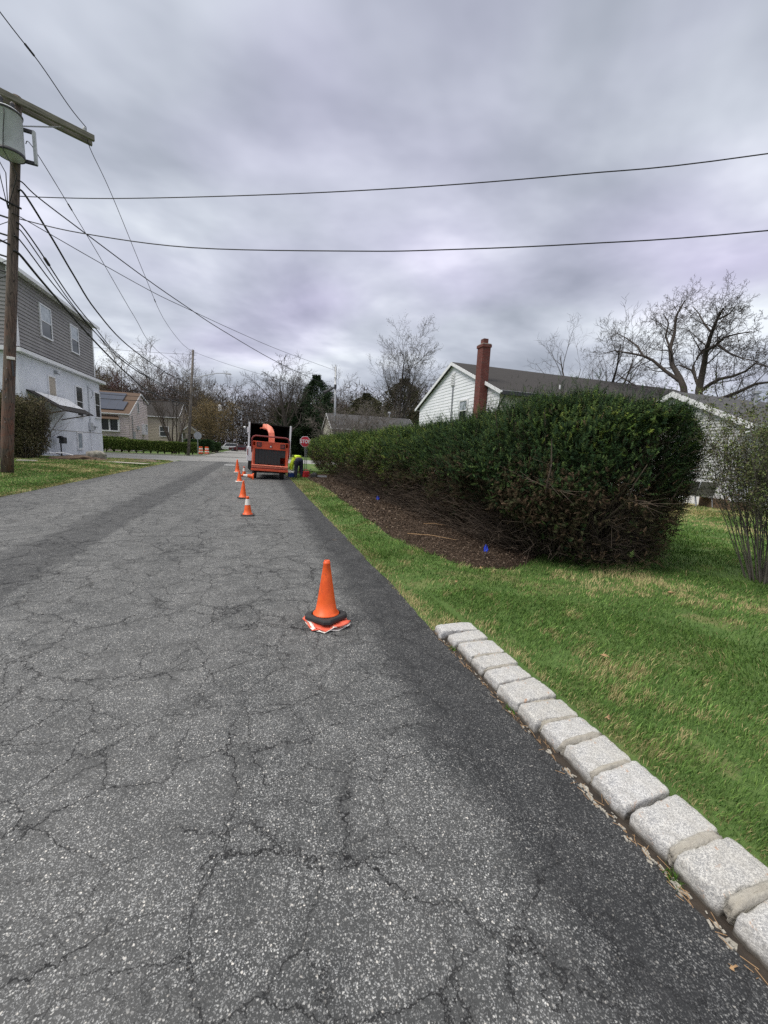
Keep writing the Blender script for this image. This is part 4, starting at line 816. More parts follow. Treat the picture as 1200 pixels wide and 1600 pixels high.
    fs = [(i * 4 + j, i * 4 + (j + 1) % 4, (i + 1) * 4 + (j + 1) % 4, (i + 1) * 4 + j) for i in range(5) for j in range(4)]
    g.add(vs, fs, 'chip_pale'); g.build('discharge_chute', e_, bevel=.015)
    g = G(); g.box((.40, 2.02, 2.47), (.26, .30, .04), 'chip_pale', ry=-.35); g.build('chute_deflector', e_)
chipper()
# ------------------------------------------------------------ chip truck
def truck():
    e_ = empty('chip_truck', (.6, 24, road_z(.6)), 'box truck with open black chip bed and white side posts ahead of chipper', 'truck'); e_.rotation_euler = (0, R(2.6), 0)
    w2 = 1.13
    g = G(); g.bb(-w2, w2, .0, 4.2, .95, 1.02, 'black_in'); g.bb(-w2 + .03, -w2 + .08, .05, 4.2, 1.02, 2.72, 'black_in'); g.bb(w2 - .08, w2 - .03, .05, 4.2, 1.02, 2.72, 'black_in'); g.bb(-w2 + .08, w2 - .08, 4.12, 4.2, 1.02, 2.72, 'black_in'); g.bb(-w2 + .03, w2 - .03, .0, 4.2, 2.72, 2.76, 'black_in')
    g.build('chip_bed', e_)
    g = G(); g.bb(-w2, -w2 + .029, .05, 4.2, 1.0, 2.72, 'white'); g.bb(w2 - .029, w2, .05, 4.2, 1.0, 2.72, 'white'); g.build('side_panel', e_)
    for s_ in (-1, 1):
        g = G(); g.bb(s_ * w2 - .045, s_ * w2 + .045, -.04, .05, .95, 2.78, 'white'); g.build('corner_post', e_, bevel=.01)
    g = G(); g.box((-w2 - .07, -.05, 2.35), (.09, .05, .30), 'white'); g.build('latch', e_)
    g = G(); g.bb(-w2 - .10, -.55, -.12, .6, .62, 1.42, 'white'); g.bb(-.55, w2, -.1, .0, .78, .98, 'white'); g.build('tail_cabinet', e_, bevel=.02)
    g = G(); g.bb(-w2 - .06, -w2 - .02, -.14, -.12, .95, 1.3, 'maroon'); g.build('tail_lamp', e_)
    for s_ in (-1, 1):
        g = G(); g.lathe([(.12, -.22), (.38, -.22), (.46, -.17), (.47, 0), (.46, .17), (.38, .22), (.12, .22)], 'black', k=24); g.v = [(s_ * (w2 - .22) + z, 1.6 + a, .47 + b) for a, b, z in g.v]; wv = g.build('wheel', e_)
        g = G(); g.lathe([(0, -.1), (.25, -.14), (.25, .14), (0, .1)], 'metal', k=16); g.v = [(s_ * (w2 - .22) + z, 1.6 + a, .47 + b) for a, b, z in g.v]; g.build('rim', wv)
        g = G(); g.lathe([(.12, -.14), (.38, -.14), (.46, -.1), (.46, .1), (.38, .14), (.12, .14)], 'black', k=24); g.v = [(s_ * (w2 - .2) + z, 5.6 + a, .46 + b) for a, b, z in g.v]; g.build('wheel', e_)
        g = G(); g.bb(s_ * w2 - .28 if s_ > 0 else -w2 - .02, w2 + .02 if s_ > 0 else -w2 + .28, .9, .93, .12, .95, 'black'); g.build('mudflap', e_)
    g = G(); g.bb(-.45, .45, .2, 6.6, .62, .84, 'dark_metal'); g.tube([(-.95, 1.6, .47), (.95, 1.6, .47)], .09, 'dark_metal'); g.build('chassis', e_)
    g = G(); g.prism([(4.35, .6), (6.9, .6), (6.9, 1.35), (6.0, 1.5), (5.55, 2.25), (4.35, 2.3)], -1.0, 1.0, 'x', 'car_white'); cb = g.build('cab', e_, bevel=.05)
    g = G(); g.bb(1.0, 1.012, 4.6, 5.6, 1.5, 2.1, 'glass_dark'); g.bb(-1.012, -1.0, 4.6, 5.6, 1.5, 2.1, 'glass_dark'); g.build('side_window', cb)
truck()
# ------------------------------------------------------------ worker
def person():
    import bmesh
    # local frame: feet at origin, facing +Y, bent forward at the hips
    J = {'pel': (0, 0, .90), 'sp1': (0, .13, .98), 'sp2': (0, .30, .96), 'chest': (-.01, .42, .86), 'neck': (-.01, .52, .74), 'head': (-.01, .58, .64), 'headt': (-.01, .62, .53),
         'hipL': (-.10, -.01, .84), 'knL': (-.14, .03, .47), 'anL': (-.16, -.04, .09), 'toL': (-.17, .12, .04), 'hipR': (.10, -.01, .84), 'knR': (.14, .04, .47), 'anR': (.15, -.04, .09), 'toR': (.17, .12, .04),
         'shL': (-.20, .42, .84), 'elL': (-.30, .38, .57), 'wrL': (-.30, .42, .34), 'shR': (.18, .44, .84), 'elR': (.24, .46, .56), 'wrR': (.16, .50, .33)}
    E = [('pel', 'sp1'), ('sp1', 'sp2'), ('sp2', 'chest'), ('chest', 'neck'), ('neck', 'head'), ('head', 'headt'), ('pel', 'hipL'), ('hipL', 'knL'), ('knL', 'anL'), ('anL', 'toL'), ('pel', 'hipR'), ('hipR', 'knR'), ('knR', 'anR'), ('anR', 'toR'), ('chest', 'shL'), ('shL', 'elL'), ('elL', 'wrL'), ('chest', 'shR'), ('shR', 'elR'), ('elR', 'wrR')]
    rad = {'pel': .135, 'sp1': .13, 'sp2': .135, 'chest': .14, 'neck': .06, 'head': .09, 'headt': .085, 'hipL': .10, 'knL': .062, 'anL': .045, 'toL': .04, 'hipR': .10, 'knR': .062, 'anR': .045, 'toR': .04, 'shL': .07, 'elL': .048, 'wrL': .03, 'shR': .07, 'elR': .048, 'wrR': .03}
    hand = {}
    for s_ in 'LR':
        wx, wy, wz = J['wr' + s_]; sg = -1 if s_ == 'L' else 1
        J['pa' + s_] = (wx, wy + .02, wz - .08); rad['pa' + s_] = .034; E.append(('wr' + s_, 'pa' + s_))
        for f in range(4):
            k = 'f%d' % f + s_; J[k + 'a'] = (wx + (f - 1.5) * .019, wy + .03, wz - .13 - (.008 if f in (1, 2) else 0)); J[k + 'b'] = (wx + (f - 1.5) * .021, wy + .055, wz - .165 - (.01 if f in (1, 2) else 0)); rad[k + 'a'] = .0095; rad[k + 'b'] = .0085; E += [('pa' + s_, k + 'a'), (k + 'a', k + 'b')]
        J['th' + s_] = (wx - sg * .045, wy + .045, wz - .10); rad['th' + s_] = .011; J['th2' + s_] = (wx - sg * .05, wy + .065, wz - .13); rad['th2' + s_] = .0095; E += [('pa' + s_, 'th' + s_), ('th' + s_, 'th2' + s_)]
    def skin(name, keep, infl, m_, parent, root, over={}):
        ks = [k for k in J if keep(k)]; me = bpy.data.meshes.new(name); me.from_pydata([over.get(k, J[k]) for k in ks], [(ks.index(a), ks.index(b)) for a, b in E if a in ks and b in ks], [])
        o = link(bpy.data.objects.new(name, me), parent); md = o.modifiers.new('skin', 'SKIN'); md.use_smooth_shade = True
        for i, k in enumerate(ks):
            r_ = rad[k] + infl; me.skin_vertices[0].data[i].radius = (r_, r_); me.skin_vertices[0].data[i].use_root = (k == root)
        s = o.modifiers.new('sub', 'SUBSURF'); s.levels = s.render_levels = 2; me.materials.append(mt[m_]); return o
    p = skin('person', lambda k: True, 0, 'skin', None, 'pel'); p.location = (2.02, 20.75, float(hgt(2.0, 20.75)) + .0); p.rotation_euler = (0, 0, R(8))
    tag(p, 'worker in yellow jacket and navy trousers bending over beside the chipper', 'person')
    skin('jacket', lambda k: k in ('pel', 'sp1', 'sp2', 'chest', 'shL', 'elL', 'wrL', 'shR', 'elR', 'wrR'), .058, 'hivis', p, 'chest', {'pel': (0, .05, .955)})
    skin('trousers', lambda k: k in ('pel', 'sp1', 'hipL', 'knL', 'anL', 'hipR', 'knR', 'anR'), .040, 'navy', p, 'pel', {'sp1': (0, .03, .92)})
    for s_ in 'LR':
        x, y, z = J['an' + s_]; g = G(); g.prism([(y - .07, 0), (y + .22, 0), (y + .22, .05), (y + .10, .09), (y + .05, .16), (y - .07, .16)], x - .055, x + .055, 'x', 'black'); g.build('boot', p, bevel=.02)
    h_ = lump('hair', (-.01, .565, .615), (.102, .105, .12), 'hair', 3, .08, 3, 3, p, 2.1)
    g = G()  # face: eyes, nose, mouth, ears on the underside of the bowed head
    c0 = Vector((-.01, .64, .60))
    for s_ in (-1, 1): g.lathe([(0, -.012), (.013, 0), (0, .012)], 'white', c0 + Vector((s_ * .035, .025, -.01)), 8); g.lathe([(0, -.03), (.016, 0), (0, .03)], 'skin', (s_ * .098 - .01, .57, .60), 8)
    g.prism([(.665, .59), (.695, .575), (.665, .56)], -.02, 0, 'x', 'skin'); g.bb(-.035, .015, .655, .668, .535, .545, 'maroon'); g.build('face_features', p)
person()
zg = float(hgt(1.7, 20.5))
e_ = empty('cooler', (1.68, 20.9, zg), 'blue and white picnic cooler on the verge by the worker', 'cooler', .1); g = G(); g.box((0, 0, .14), (.36, .28, .24), 'blue', taper=1.06); g.build('body', e_, bevel=.02)
g = G(); g.box((0, 0, .28), (.38, .30, .09), 'white'); g.build('lid', e_, bevel=.025); g = G(); g.tube([(-.19, 0, .28), (-.2, 0, .38), (.2, 0, .38), (.19, 0, .28)], .012, 'white', 6); g.build('handle', e_)
e_ = empty('fuel_can', (2.38, 20.6, float(hgt(2.4, 20.6))), 'red plastic fuel can on the ground next to the worker', 'fuel can', .2); g = G(); g.box((0, 0, .16), (.34, .22, .32), 'red', taper=.86); g.build('body', e_, bevel=.03)
g = G(); g.tube([(-.10, 0, .31), (-.08, 0, .40), (.06, 0, .40), (.10, 0, .31)], .018, 'red', 8); g.build('handle', e_); g = G(); g.tube([(.12, 0, .30), (.17, 0, .36), (.26, 0, .44)], .018, 'black', 8); g.build('spout', e_)
e_ = empty('chainsaw', (2.72, 20.1, float(hgt(2.7, 20.1))), 'black chainsaw lying on mulch at the far end of the hedge', 'chainsaw', -.3); g = G(); g.box((0, 0, .13), (.30, .22, .2), 'black'); g.box((.02, 0, .25), (.2, .16, .06), 'dark_metal'); g.build('motor', e_, bevel=.03)
g = G(); g.box((.38, 0, .11), (.5, .012, .09), 'metal'); g.build('bar', e_, bevel=.004); g = G(); g.tube([(-.12, 0, .14), (-.3, 0, .18), (-.3, 0, .06), (-.12, 0, .05)], .02, 'black', 8); g.build('handle', e_); g = G(); g.box((.1, -.03, .17), (.07, .04, .05), 'white'); g.build('cap', e_, bevel=.01)
# ------------------------------------------------------------ signs
def octagon(r_, n=8): return [(r_ * math.cos(math.pi / 8 + i * math.pi / 4), r_ * math.sin(math.pi / 8 + i * math.pi / 4)) for i in range(8)]
def stop_sign(loc, rz, label, r_=.36, text=True, zc=1.93, post=2.0):
    e_ = empty('stop_sign', loc, label, 'stop sign', rz); g = G(); g.bb(-.03, .03, .0, .05, -.3, zc + .3, 'metal'); g.build('post', e_, bevel=.004)
    if text: g = G(); g.bb(.10, .14, .1, .13, -.3, zc - .1, 'metal'); g.build('brace_post', e_)
    g = G(); g.prism([(a, b + zc) for a, b in octagon(r_)], -.008, -.002, 'y', 'metal'); g.prism([(a, b + zc) for a, b in octagon(r_)], -.011, -.0082, 'y', 'white')
    g.prism([(a, b + zc) for a, b in octagon(r_ * .93)], -.0145, -.0112, 'y', 'stop_red'); pl = g.build('plate', e_)
    if text:
        cu = bpy.data.curves.new('lettering', 'FONT'); cu.body = 'STOP'; cu.size = .31; cu.align_x = 'CENTER'; cu.align_y = 'CENTER'; cu.extrude = .002; cu.offset = .009; cu.space_character = 1.06; cu.materials.append(mt['white'])
        t = link(bpy.data.objects.new('lettering', cu), e_); t.rotation_euler = (R(90), 0, 0); t.location = (0, -.018, zc); bpy.context.view_layer.update(); me = bpy.data.meshes.new_from_object(t.evaluated_get(bpy.context.evaluated_depsgraph_get())); bpy.data.objects.remove(t); me.materials.clear(); me.materials.append(mt['white']); t = link(bpy.data.objects.new('lettering', me), e_); t.rotation_euler = (R(90), 0, 0); t.location = (0, -.018, zc); t.scale = (.80, 1.0, 1)
stop_sign((2.91, 26, 0), R(-3), 'red octagonal stop sign on metal post at the end of the hedge')
stop_sign((-6.55, 50.9, 0), R(178), 'back of a stop sign seen grey beyond the cross street', .44, False, 2.33)
for i, (x, y, l_) in enumerate(((3.22, 5.0, 'blue marker flag stuck in mulch at the hedge end'), (3.3, 10.9, 'small blue marker flag farther along under the hedge'))):
    e_ = empty('marker_flag', (x, y, float(hgt(x, y))), l_, 'marker flag'); g = G(); g.tube([(0, 0, 0), (.004, 0, .24)], .0022 * (1 + i), 'metal', 5); g.build('wire_stake', e_)
    g = G(); g.add([(.004, 0, .24), (.03, .012, .215), (.045, -.01, .15), (.032, .014, .09), (.012, -.012, .125), (.002, .008, .14)], [(0, 1, 5), (1, 2, 4, 5), (2, 3, 4)], 'flag_blue'); g.add([(0, 0, .24), (-.014, .02, .18), (-.022, -.004, .12), (-.002, 0, .13)], [(0, 1, 2, 3)], 'flag_blue'); f = g.build('pennant', e_, fix=False); md = f.modifiers.new('t', 'SOLIDIFY'); md.thickness = .001
    if i: f.scale = (1.3, 1, 1)
# ------------------------------------------------------------ utility poles and wires
def pole1():
    e_ = empty('utility_pole', (-8.92, 18.37, .1), 'brown leaning utility pole with crossarm and grey transformer on the verge', 'utility pole'); b = Vector((-8.92, 18.37, .1))
    top = Vector((-7.60, 18.37, 12.72)); 
    def at(t): return b + (top - b) * t
    g = G(); g.tube([at(t) - b - (Vector((0, 0, .3)) if t == 0 else Vector()) for t in (0, .1, .25, .5, .75, .9, 1)], [.19, .185, .175, .158, .14, .13, .125], 'pole', 16); g.build('pole', e_, smooth=True)
    d = Vector((math.sin(R(60)), math.cos(R(60)), 0)); n_ = Vector((d.y, -d.x, 0)); c_ = at(.985) - b
    for s_ in (-1, 1):
        g = G(); m_ = Matrix.Rotation(R(30), 3, 'Z'); o_ = c_ + n_ * s_ * .17; g.box((0, 0, 0), (4.2, .12, .19), 'arm'); o = g.build('crossarm', e_, bevel=.008); o.location = o_; o.rotation_euler = (0, 0, R(30))
    for t in (-1.9, 1.85, 1.2):
        g = G(); p_ = c_ + d * t; g.tube([p_ + Vector((0, 0, .07)), p_ + Vector((0, 0, .18))], .02, 'metal', 6); g.lathe([(.03, .16), (.07, .18), (.04, .21), (.065, .24), (.04, .27), (.05, .30), (.02, .33), (0, .33)] if t != 1.2 else [(.01, -.1), (.02, -.1), (.02, .1), (0, .1)], 'grey_paint', p_, 12); g.build('insulator', e_, smooth=True)
    g = G(); g.tube([c_ + d * 1.15 - Vector((0, 0, .07)), c_ + d * .1 - Vector((0, 0, .62))], .022, 'metal', 6); g.tube([c_ - d * 1.15 - Vector((0, 0, .07)), c_ - d * .1 - Vector((0, 0, .62))], .022, 'metal', 6); g.build('crossarm_brace', e_)
    tc_ = at(.885) - b + Vector((.06, -.53, 0)); g = G()
    g.lathe([(0, -.68), (.30, -.68), (.36, -.64), (.37, -.60), (.37, .55), (.385, .56), (.385, .62), (.34, .66), (.20, .72), (0, .74)], 'grey_paint', tc_, 28); g.lathe([(.372, -.66), (.376, -.66), (.376, -.56), (.371, -.56)], 'dark_metal', tc_, 28); tk = g.build('transformer', e_, smooth=False); tk.data.polygons.foreach_set('use_smooth', [len(p.vertices) == 4 for p in tk.data.polygons])
    g = G(); [g.lathe([(.03, .7), (.07, .72), (.05, .78), (.075, .82), (.05, .88), (.07, .92), (.02, 1.0), (0, 1.0)], 'dark_metal', tc_ + Vector((x, y, 0)), 10) for x, y in ((-.1, -.1), (.12, .08))]; g.build('bushing', tk, smooth=True)
    g = G(); g.lathe([(.39, .545), (.40, .60)], 'black', tc_, 28); g.build('lid_band', tk, smooth=True)
    br = G(); pz = at(.885) - b
    for z in (.45, -.5):
        br.box(pz + Vector((.28, -.10, z)), (.62, .09, .10), 'dark_metal', rz=.12)
    br.box(pz + Vector((.56, -.07, -.02)), (.09, .09, 1.02), 'grey_paint'); br.build('mount_bracket', e_, bevel=.006)
    for k, (x, y) in enumerate(((-.22, -.40), (.08, -.40), (-.42, -.34))):
        g = G(); p_ = tc_ + Vector((x, y * .95, .5)); g.tube([p_, p_ + Vector((.03, -.06, -.2)), p_ + Vector((-.02, -.08, -.65)), p_ + Vector((-.10, -.02, -1.2)), p_ + Vector((.1, .25, -1.75)), at(.72) - b + Vector((-.12, -.1, 0))], .014, 'wire', 6); g.build('lead_wire', e_)
    for t, l_ in ((.70, .5), (.655, .55), (.60, .5), (.56, .45)):
        g = G(); p_ = at(t) - b; g.tube([p_ + Vector((-.15, 0, 0)), p_ + Vector((-.15 - l_, .1, .12))], .03, 'wire', 6); g.tube([p_ + Vector((-.15, .05, -.08)), p_ + Vector((-.5, .05, -.28)), p_ + Vector((-.8, .1, .12))], .014, 'wire', 6); g.build('cable_clamp', e_)
    for t in (.30, .22, .27, .15): g = G(); g.tube([at(t) - b + Vector((.0, -.15, 0)), at(t) - b + Vector((0.02, -.22, .01))], .012, 'metal', 6); g.build('bolt', e_)
    g = G(); p_ = at(.33) - b; g.box(p_ + Vector((.10, -.14, 0)), (.22, .06, .10), 'reflect', rz=.5); g.box(p_ + Vector((.12, -.12, -.35)), (.05, .05, .55), 'dark_metal'); g.build('pole_tag', e_, bevel=.01)
pole1()
def pole2():
    e_ = empty('utility_pole', (-7.6, 50.8, 0), 'slim utility pole with long streetlight arm rising from the clipped hedge', 'utility pole'); g = G(); g.tube([(0, 0, -.2), (.45, 0, 6), (.84, 0, 11.7)], [.17, .14, .11], 'bark_grey', 10); g.build('pole', e_, smooth=True)
    g = G(); g.tube([(.62, 0, 8.5), (1.8, -.1, 9.0), (3.2, -.2, 9.4), (4.2, -.2, 9.5)], [.05, .045, .04, .035], 'metal', 8); a = g.build('lamp_arm', e_); g = G(); g.box((4.5, -.2, 9.47), (.65, .28, .13), 'metal', taper=.7); g.build('lamp_head', a, bevel=.03)
    g = G(); g.tube([(.72, 0, 10.6), (1.1, 0, 10.75)], .02, 'metal', 6); g.tube([(.76, 0, 11.1), (1.2, 0, 11.2)], .02, 'metal', 6); g.build('insulator_bracket', e_)
    for x, z in ((-3.95, 5.85), (-1.1, 6.02)):
        g = G(); g.tube([(x + .35 * math.cos(t), -.05, z + .35 * math.sin(t) - .15) for t in np.linspace(0, 6.28, 17)], .035, 'wire', 6); g.build('cable_coil', e_)
pole2()
def pole3():
    e_ = empty('utility_pole', (10.15, 55, 0), 'pale utility pole with a stubby streetlamp standing past the hedge', 'utility pole'); g = G(); g.tube([(0, 0, 0), (-.05, 0, 6), (-.1, 0, 12.4)], [.19, .16, .13], 'metal', 10); g.build('pole', e_, smooth=True)
    g = G(); g.tube([(-.1, 0, 9.75), (-1.6, 0, 8.9)], [.09, .22], 'dark_metal', 8); g.build('lamp_head', e_); g = G(); g.box((-.12, -.2, 9.8), (.3, .2, .5), 'dark_metal'); g.box((-.15, -.2, 10.9), (.4, .1, .1), 'metal'); g.build('bracket', e_)
pole3()
W = {
 'w2': ('thin line from crossarm tip down to the slim pole top', .012, [(-5.97,19.32,12.85),(-5.98,19.60,12.39),(-6.05,22.23,12.15),(-6.19,28.01,11.02),(-6.32,33.36,10.17),(-6.5,42,10.4),(-6.75,50.80,11.48)], True),
 'w1': ('line running from the crossarm insulator out over the road edge', .013, [(-5.97,19.32,12.87),(-6.17,18.5,12.9),(-6.36,16.9,12.93),(-6.66,15.5,12.96),(-7.5,11,13.1),(-9.0,2,13.8)], True),
 'w3': ('thin line emerging beside the transformer bracket', .012, [(-7.70,19.37,11.87),(-7.65,21.51,11.47),(-7.56,25.19,10.64),(-7.43,30.55,9.30),(-7.31,35.73,8.4),(-6.95,50.80,9.06)], True),
 'w5': ('thick cable sagging just above the house cables', .030, [(-7.63,18.37,9.79),(-7.61,20.11,9.23),(-7.58,21.92,8.52),(-7.55,24.24,7.78),(-7.48,29.04,7.21),(-7.33,39.66,7.30),(-7.17,50.80,8.00)], False),
 'w6a': ('upper cable of the paired bundle crossing the grey siding roofline', .022, [(-7.80,18.37,8.77),(-7.78,19.52,8.44),(-7.74,21.88,7.57),(-7.70,24.57,6.98),(-7.64,28.22,6.35),(-7.47,38.41,6.15),(-7.27,50.80,7.02)], True),
 'w6b': ('lower cable of the paired bundle crossing the grey siding roofline', .018, [(-7.83,18.37,8.60),(-7.81,19.56,8.22),(-7.77,21.93,7.40),(-7.72,24.62,6.78),(-7.66,28.29,6.19),(-7.48,38.46,6.05),(-7.27,50.80,6.81)], False),
 'w7': ('cable sagging between the paired bundle and the lowest cable', .020, [(-7.88,18.37,8.29),(-7.84,20.42,7.68),(-7.80,22.62,7.21),(-7.76,24.74,6.80),(-7.63,31.52,6.11),(-7.28,50.80,6.46)], False),
 'w8': ('lowest heavy cable passing in front of the grey siding windows', .038, [(-7.93,18.37,7.83),(-7.90,20.02,7.41),(-7.84,24.47,6.45),(-7.76,29.78,5.62),(-7.66,35.85,5.16),(-7.44,50.80,5.60)], False),
 'wt': ('thin line crossing the street to the pale pole top', .013, [(-7.78,18.37,9.02),(-6.39,21.24,8.97),(-4.97,24.16,8.97),(-3.85,26.46,9.10),(-1.19,31.93,9.47),(2.25,39.03,10.09),(10.01,55.00,11.89)], False),
 'w4': ('thicker line crossing the street to the pale pole lamp bracket', .020, [(-7.66,18.37,10.14),(-7.43,18.85,9.98),(-6.64,20.46,9.75),(-5.15,23.53,9.37),(-3.82,26.26,9.14),(-2.08,29.85,8.93),(2.24,38.72,8.85),(10.16,55.00,9.49)], False),
 'w9': ('upper long wire spanning the whole sky above the road', .013, [(-7.70,18.37,9.70),(-4.52,16.58,9.37),(-0.01,14.05,9.09),(4.11,11.73,8.93),(7.92,9.60,8.91),(11.63,7.51,9.00),(22,1.6,9.8)], False),
 'w10': ('lower long wire spanning the whole sky above the road', .014, [(-7.75,18.37,8.96),(-5.59,17.1,8.36),(-1.98,15.25,7.78),(2.91,12.65,7.46),(5.25,11.39,7.39),(8.29,9.75,7.38),(12.30,7.60,7.50),(22,2.4,8.2)], False),
 'c1': ('top cable along the cross street above the solar roof', .022, [(-30,50.9,7.1),(-16.3,50.85,6.7),(-7.2,50.8,6.85)], False),
 'c2': ('middle cable along the cross street above the solar roof', .022, [(-30,50.9,6.5),(-16.3,50.85,6.22),(-7.2,50.8,6.25)], False),
 'c3': ('bottom cable along the cross street carrying the coils', .026, [(-30,50.9,6.0),(-16.3,50.85,5.72),(-7.2,50.8,5.95)], False),
 'c4': ('high thin line along the cross street level with the slim pole top', .012, [(-30,50.9,11.0),(-14.9,50.85,10.88),(-6.8,50.8,11.2)], False),
 'c5': ('high thin line from the slim pole top toward the bare round tree', .012, [(-6.76,50.8,11.5),(-2.2,50.6,10.3),(5,50.4,9.0),(14,50.2,8.3)], False),
 'b1': ('cable end leaving the utility pole toward the frame edge, uppermost', .03, [(-7.75,18.37,9.3),(-8.6,17.6,9.45),(-12,14.2,10.1)], False),
 'b2': ('cable end leaving the utility pole toward the frame edge, lowest', .03, [(-7.95,18.37,8.0),(-8.8,17.6,8.2),(-12,14.2,9.0)], False),
}
for k_, (l_, r_, pts, sp) in W.items():
    cu = []; P_ = ([Vector((pts[0][0] - .18, pts[0][1], pts[0][2] + .03))] if k_ in ('w5', 'w6a', 'w6b', 'w7', 'w8', 'wt', 'w4', 'w9', 'w10', 'w3') else []) + [Vector(p) for p in pts]
    for i in range(len(P_) - 1):     # Catmull-Rom through the points
        p0, p1, p2, p3 = P_[max(i - 1, 0)], P_[i], P_[i + 1], P_[min(i + 2, len(P_) - 1)]
        for t in np.linspace(0, 1, 7)[:-1]: cu.append(.5 * ((2 * p1) + (p2 - p0) * t + (2 * p0 - 5 * p1 + 4 * p2 - p3) * t * t + (3 * p1 - p0 - 3 * p2 + p3) * t ** 3))
    cu.append(P_[-1]); g = G(); g.tube(cu, r_ * 1.15, 'wire', 6); o = g.build('overhead_wire', smooth=True); tag(o, l_, 'wire', 'overhead wires of the street')
    if sp:
        a, b = (P_[-3] if k_ == 'w2' else P_[2]), None; a = cu[len(cu) * 4 // 7] if k_ == 'w2' else cu[13]; j = cu.index(a); g = G(); g.tube([cu[j], cu[j] + (cu[j + 1] - cu[j]).normalized() * .35], r_ * 2.4, 'wire', 6); g.build('splice', o)
# ------------------------------------------------------------ bare trees
def grow(rng, p, d, L_, r, lev, spec, out):
    n = spec['n'][lev]; pts = [p.copy()]; seg = L_ / n; rr = [r]; te = spec['tip'][lev]
    for i in range(n):
        d = d + rng.normal(size=3) * spec['wob'][lev] + np.array([0, 0, spec['up'][lev]]); d /= np.linalg.norm(d); p = p + d * seg; pts.append(p.copy()); rr.append(r * (1 - (1 - te) * (i + 1) / n))
    out[lev].append((pts, rr)); kids(rng, pts, rr, L_, lev, spec, out)
def kids(rng, pts, rr, L_, lev, spec, out):
    if lev + 1 >= len(spec['n']): return
    k_ = spec['k'][lev]; n = len(pts) - 1; ph = rng.uniform(0, 6.28)
    for j in range(k_):
        t = spec['t0'][lev] + (1 - spec['t0'][lev]) * (j + rng.uniform(.2, .9)) / k_; i = min(int(t * n), n - 1); f = t * n - i
        q = pts[i] * (1 - f) + pts[i + 1] * f; r0 = rr[i] * (1 - f) + rr[i + 1] * f; d = pts[i + 1] - pts[i]; d = d / np.linalg.norm(d)
        u_ = np.cross(d, [0, 0, 1.] if abs(d[2]) < .95 else [1., 0, 0]); u_ /= np.linalg.norm(u_); v_ = np.cross(d, u_); ph += 2.4 + rng.normal() * .4; a = spec['ang'][lev] * rng.uniform(.7, 1.25)
        nd = d * math.cos(a) + (u_ * math.cos(ph) + v_ * math.sin(ph)) * math.sin(a)
        grow(rng, q, nd, L_ * spec['len'][lev] * rng.uniform(.7, 1.15) * (1.15 - .45 * t), max(r0 * spec['rk'][lev] * rng.uniform(.75, 1), spec.get('rmin', .004)), lev + 1, spec, out)
def tubes(polys, ks):
    V = []; T = []; b = 0
    for pts, rr in polys:
        P = np.array(pts); n = len(P); k = ks; r_ = np.array(rr); D = np.gradient(P, axis=0); D /= np.linalg.norm(D, axis=1, keepdims=True) + 1e-9
        ref = np.array([0, 0, 1.]) if abs(D[0][2]) < .9 else np.array([1., 0, 0]); U = np.cross(D, ref); U /= np.linalg.norm(U, axis=1, keepdims=True) + 1e-9; W_ = np.cross(D, U)
        a = np.arange(k) * 2 * math.pi / k; ring = P[:, None] + (U[:, None] * np.cos(a)[None, :, None] + W_[:, None] * np.sin(a)[None, :, None]) * r_[:, None, None]
        V.append(ring.reshape(-1, 3)); i, j = np.meshgrid(np.arange(n - 1), np.arange(k), indexing='ij'); i = i.ravel(); j = j.ravel(); j2 = (j + 1) % k
        T.append(np.stack([i * k + j, i * k + j2, (i + 1) * k + j2, (i + 1) * k + j], 1) + b); b += n * k
    return np.concatenate(V), np.concatenate(T)
def spec(k, ln, ang, n=(6, 5, 4, 3, 2), wob=(.06, .12, .16, .2, .2), up=(.02, .05, .05, .04, .03), t0=(.3, .2, .2, .2, .2), rk=(.6, .6, .6, .6, .6), tip=(.12, .2, .3, .35, .4), rmin=.006):
    m_ = len(k) + 1; return dict(k=k, len=ln, ang=ang, n=n[:m_], wob=wob[:m_], up=up[:m_], t0=t0, rk=rk, tip=tip, rmin=rmin)
def tree_obj(name, loc, out, label, mat_, group=None, split=2, crownmat=None, buds=None, seed=0, cat='tree', kk=(8, 6, 4, 3, 3, 3)):
    e_ = empty(name, loc, label, cat, 0, group)
    V, T = tubes([q for l in out[:split] for q in l], kk[1]); build_np('trunk', V, T, mat_, e_, smooth=True)
    V, T = tubes([q for l in out[split:] for q in l], 3); c_ = build_np('crown', V, T, crownmat or mat_, e_)
    if buds:
        n, size, cols, sp = buds; rng = np.random.default_rng(seed); tips = np.array([q[0][-1] for q in out[-1]] + [q[0][1] for q in out[-1]]); k = rng.integers(0, len(tips), n); pos = tips[k] + rng.normal(size=(n, 3)) * sp
        pv = np.array([(-.3, 0, 0), (.3, 0, 0), (0, .15, 1.)]); pf = np.array([[0, 1, 2]]); V, T = scatter(pv, pf, pos, frames(rng.normal(size=(n, 3)), rng), rng.uniform(.6, 1.4, n) * size)
        cc = np.array(cols)[rng.integers(0, len(cols), n)] * rng.uniform(.7, 1.3, (n, 1)); build_np('buds', V, T, 'leaf', c_, col=np.repeat(cc, 3, 0))
    return e_
def auto(seed, H_, r, sp, lean=(0, 0), trunks=1, spread=.0, base=1.0):
    rng = np.random.default_rng(seed); out = [[] for _ in sp['n']]
    for i in range(trunks):
        a = rng.uniform(0, 6.28) if trunks < 3 else 6.28 * i / trunks + rng.normal() * .2; d = np.array([math.cos(a) * spread + lean[0], math.sin(a) * spread + lean[1], 1.]); d /= np.linalg.norm(d)
        grow(rng, np.array([math.cos(a) * .12 * (trunks > 1), math.sin(a) * .12 * (trunks > 1), -.1]), d, H_ * rng.uniform(.88, 1.08), r, 0, sp, out)
    return out
